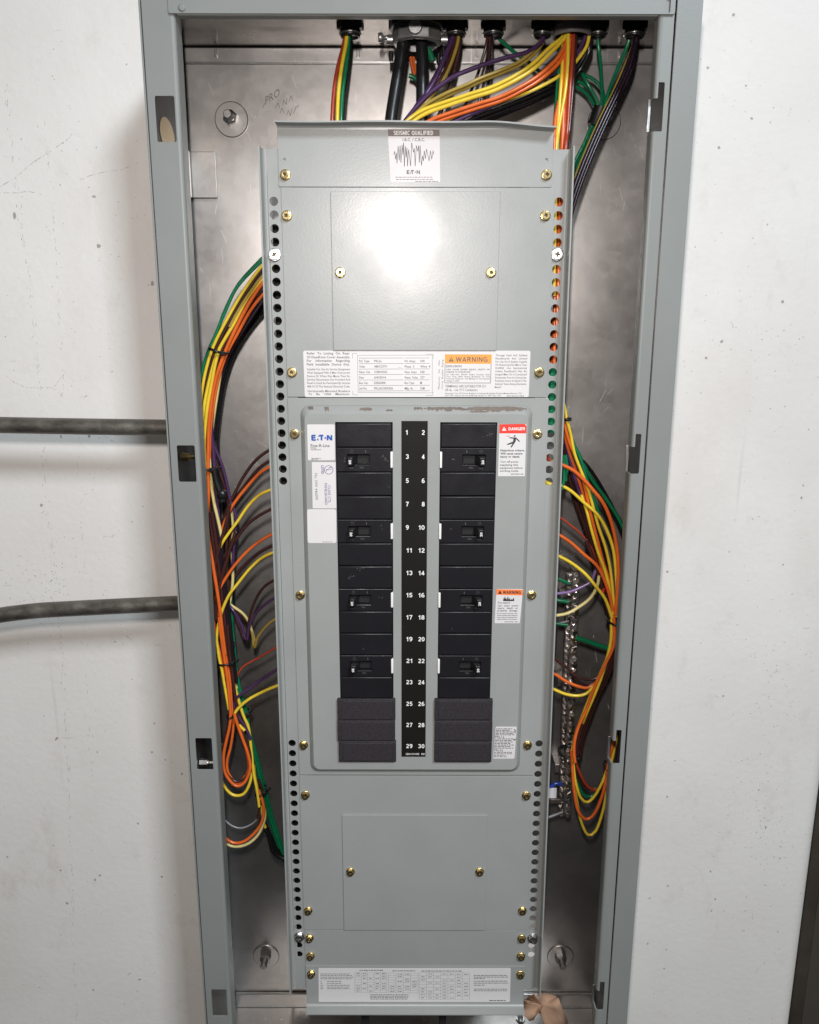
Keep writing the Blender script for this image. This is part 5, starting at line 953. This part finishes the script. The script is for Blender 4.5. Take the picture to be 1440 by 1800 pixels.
for s_ in (-1, 1):
    MB().lathe([(4.2, 0), (4.2, 6)], (x + s_ * 27 - 3, 66, z + 4), 12, 'x').build('screw_boss', DIE, cc)
    if s_ < 0: sc2 = MB().lathe([(2.0, 4), (2.0, 0), (4.4, -1), (4.4, -4), (3.6, -5)], (x - 33, 60, z + 4), 14, 'x'); sc2.build('clamp_screw', DIE, cc)
MB().lathe([(6.0, -1.8), (7.0, -1.0), (7.0, 0)], (x - 2, 45.3, z + 9), 20).build('boss', DIE, cc)
for dx, dz in ((-26, -7), (22, -9), (27, -3)):
    MB().lathe([(2.2, 0), (2.4, 9)], (x + dx, 82, z + dz - 4), 8, 'z').build('screw', RUB, cc)
# ------------------------------------------------------------------ terminal bar at the right
TARN = mat('tarnished_bar', (0.34, 0.29, 0.265), 0.35, metal=0.85, noise=0.5, nscale=90)
tbx = thing('terminal_bar', 'long metal terminal bar crowded with shiny screws, in the right gutter', 'terminal bar', (198, 118, -620))
def barx(z): return 196.0 + (-287 - z) * 0.012
z0, z1 = -289, -618
m = MB(); m.add([(barx(z) + dx, y, z) for z in (z0, z1) for dx in (-2, 7) for y in (106, 122)], [(0, 1, 3, 2), (4, 6, 7, 5), (0, 4, 5, 1), (2, 3, 7, 6), (0, 2, 6, 4), (1, 5, 7, 3)])
m.build('bar', TARN, tbx)
m = MB(); m.add([(barx(z) + dx, y, z) for z in (z0 - 8, z1) for dx in (-7, -2.1) for y in (112, 122)], [(0, 1, 3, 2), (4, 6, 7, 5), (0, 4, 5, 1), (2, 3, 7, 6), (0, 2, 6, 4), (1, 5, 7, 3)])
m.build('bar', TARN, tbx)
def sscrew():
    a = MB(); plate(a, circ(0, 0, 3.4, 16), [rrect(-3.1, 3.1, -0.45, 0.45)], -2.0, 1.6, 0.35); b = MB().lathe([(3.3, -1.2), (3.3, 5)], (0, 0, 0), 14)
    me = proto([a, b]); me.materials.append(mat('polished_screw', (0.80, 0.77, 0.75), 0.20, metal=1.0)); return me
M_TS = sscrew()
rg = random.Random(4); i = 0; zz_ = z0 - 5
while zz_ > z1 + 2:
    s_ = inst('terminal_screw', M_TS, tbx, (barx(zz_) + 2.6 + rg.uniform(-0.9, 0.9), 105 - rg.uniform(0, 3.5), zz_), rg.uniform(0, 3.1)); s_.rotation_euler = (rg.uniform(-.25, .25), rg.uniform(0, 3), rg.uniform(-.25, .25))
    s_ = inst('terminal_screw', M_TS, tbx, (barx(zz_) - 4.2 + rg.uniform(-0.7, 0.7), 111 - rg.uniform(0, 3), zz_ - 4), rg.uniform(0, 3.1)); s_.rotation_euler = (rg.uniform(-.25, .25), rg.uniform(0, 3), rg.uniform(-.25, .25)); s_.scale = (0.72, 1, 0.72)
    zz_ -= 8.2
for z in (-330, -440, -560): MB().box(barx(z) - 12, barx(z) + 10, 122, 144, z - 6, z + 6).build('standoff', GALV, tbx, bevel=0.6)
o = bundle('short blue and grey leads with a white tag at the foot of the terminal bar', P(975, 1395, 100))
wire(o, 'blue', [(955, 1392), (968, 1384), (977, 1377), (988, 1379)], 100, r=2.6); wire(o, 'grey', [(952, 1440), (966, 1436), (990, 1427)], 104, r=1.6)
a_ = P(965, 1385, 98); b_ = P(978, 1403, 98); MB().box(a_[0], b_[0], 97.5, 98.5, b_[2], a_[2]).build('white_tag', WHITE, o, bevel=0.2)
MB().box(*sorted((P(960, 1410, 110)[0], P(992, 1410, 110)[0])), 108, 112, P(970, 1411, 110)[2], P(970, 1404, 110)[2]).build('bracket', TARN, tbx, bevel=0.5)
# ------------------------------------------------------------------ torn paper and stray hardware at the bottom
tp = thing('torn_paper', 'torn piece of brown kraft paper sticking up beside the bottom cover', 'paper', P(960, 1790, 60))
op = [(921, 1757), (926, 1756), (929, 1750), (934, 1752), (938, 1746), (944, 1748), (950, 1744.5), (962, 1747), (976, 1749), (982, 1755), (985, 1765), (990, 1775), (996, 1786), (1000, 1815), (975, 1830), (962, 1806), (953, 1788), (946, 1778), (942, 1786), (938, 1793), (931, 1796), (926, 1790), (919, 1782), (916, 1770)]
rg = random.Random(3); o2 = []
for k in range(len(op)):
    a, b = op[k], op[(k + 1) % len(op)]
    for t_ in (0, .33, .66): o2.append((a[0] + (b[0] - a[0]) * t_ + rg.uniform(-.8, .8), a[1] + (b[1] - a[1]) * t_ + rg.uniform(-.8, .8)))
op = o2; ctr = (955, 1768); n_ = len(op); vs = [P(*ctr, 55)]; 
for k, (x_, y_) in enumerate(op): vs.append(P(x_, y_, 55 + 8 * math.sin(k * 0.37) + 0.05 * (y_ - 1750)))
for k, (x_, y_) in enumerate(op): vs.insert(1 + k, P((x_ + ctr[0]) / 2, (y_ + ctr[1]) / 2, 52 + 5 * math.sin(k * 0.3 + 1)))
fs = [(0, 1 + k, 1 + (k + 1) % n_) for k in range(n_)] + [(1 + k, 1 + n_ + k, 1 + n_ + (k + 1) % n_, 1 + (k + 1) % n_) for k in range(n_)]
tpo = MB().add(vs, fs, True).build('paper', PAPER, tp); sd_ = tpo.modifiers.new('s', 'SOLIDIFY'); sd_.thickness = 0.0005
bt = thing('carriage_bolt', 'bright bolt end under the bottom cover, left of the brown paper', 'bolt', P(914, 1792, 40))
MB().tube([P(914, 1783, 36), P(916, 1800, 40)], 3.2, 10).build('shank', SILV, bt, recalc=False); MB().lathe([(5, 0), (6, 1.5), (6, 5)], P(915, 1796, 38), 6, 'z', False).build('nut', SILV, bt)
bs = thing('busbar', 'dark bus bar end crossing behind the lower edge of the bottom cover', 'bus bar', P(730, 1800, 60))
MB().box(-118, 128, 56, 74, -870, -832).build('bar', RUB, bs, bevel=1.0)
for x in (-60, 40): MB().box(x, x + 8, 40, 143, -900, -826).build('support', PIT, bs, bevel=0.6)
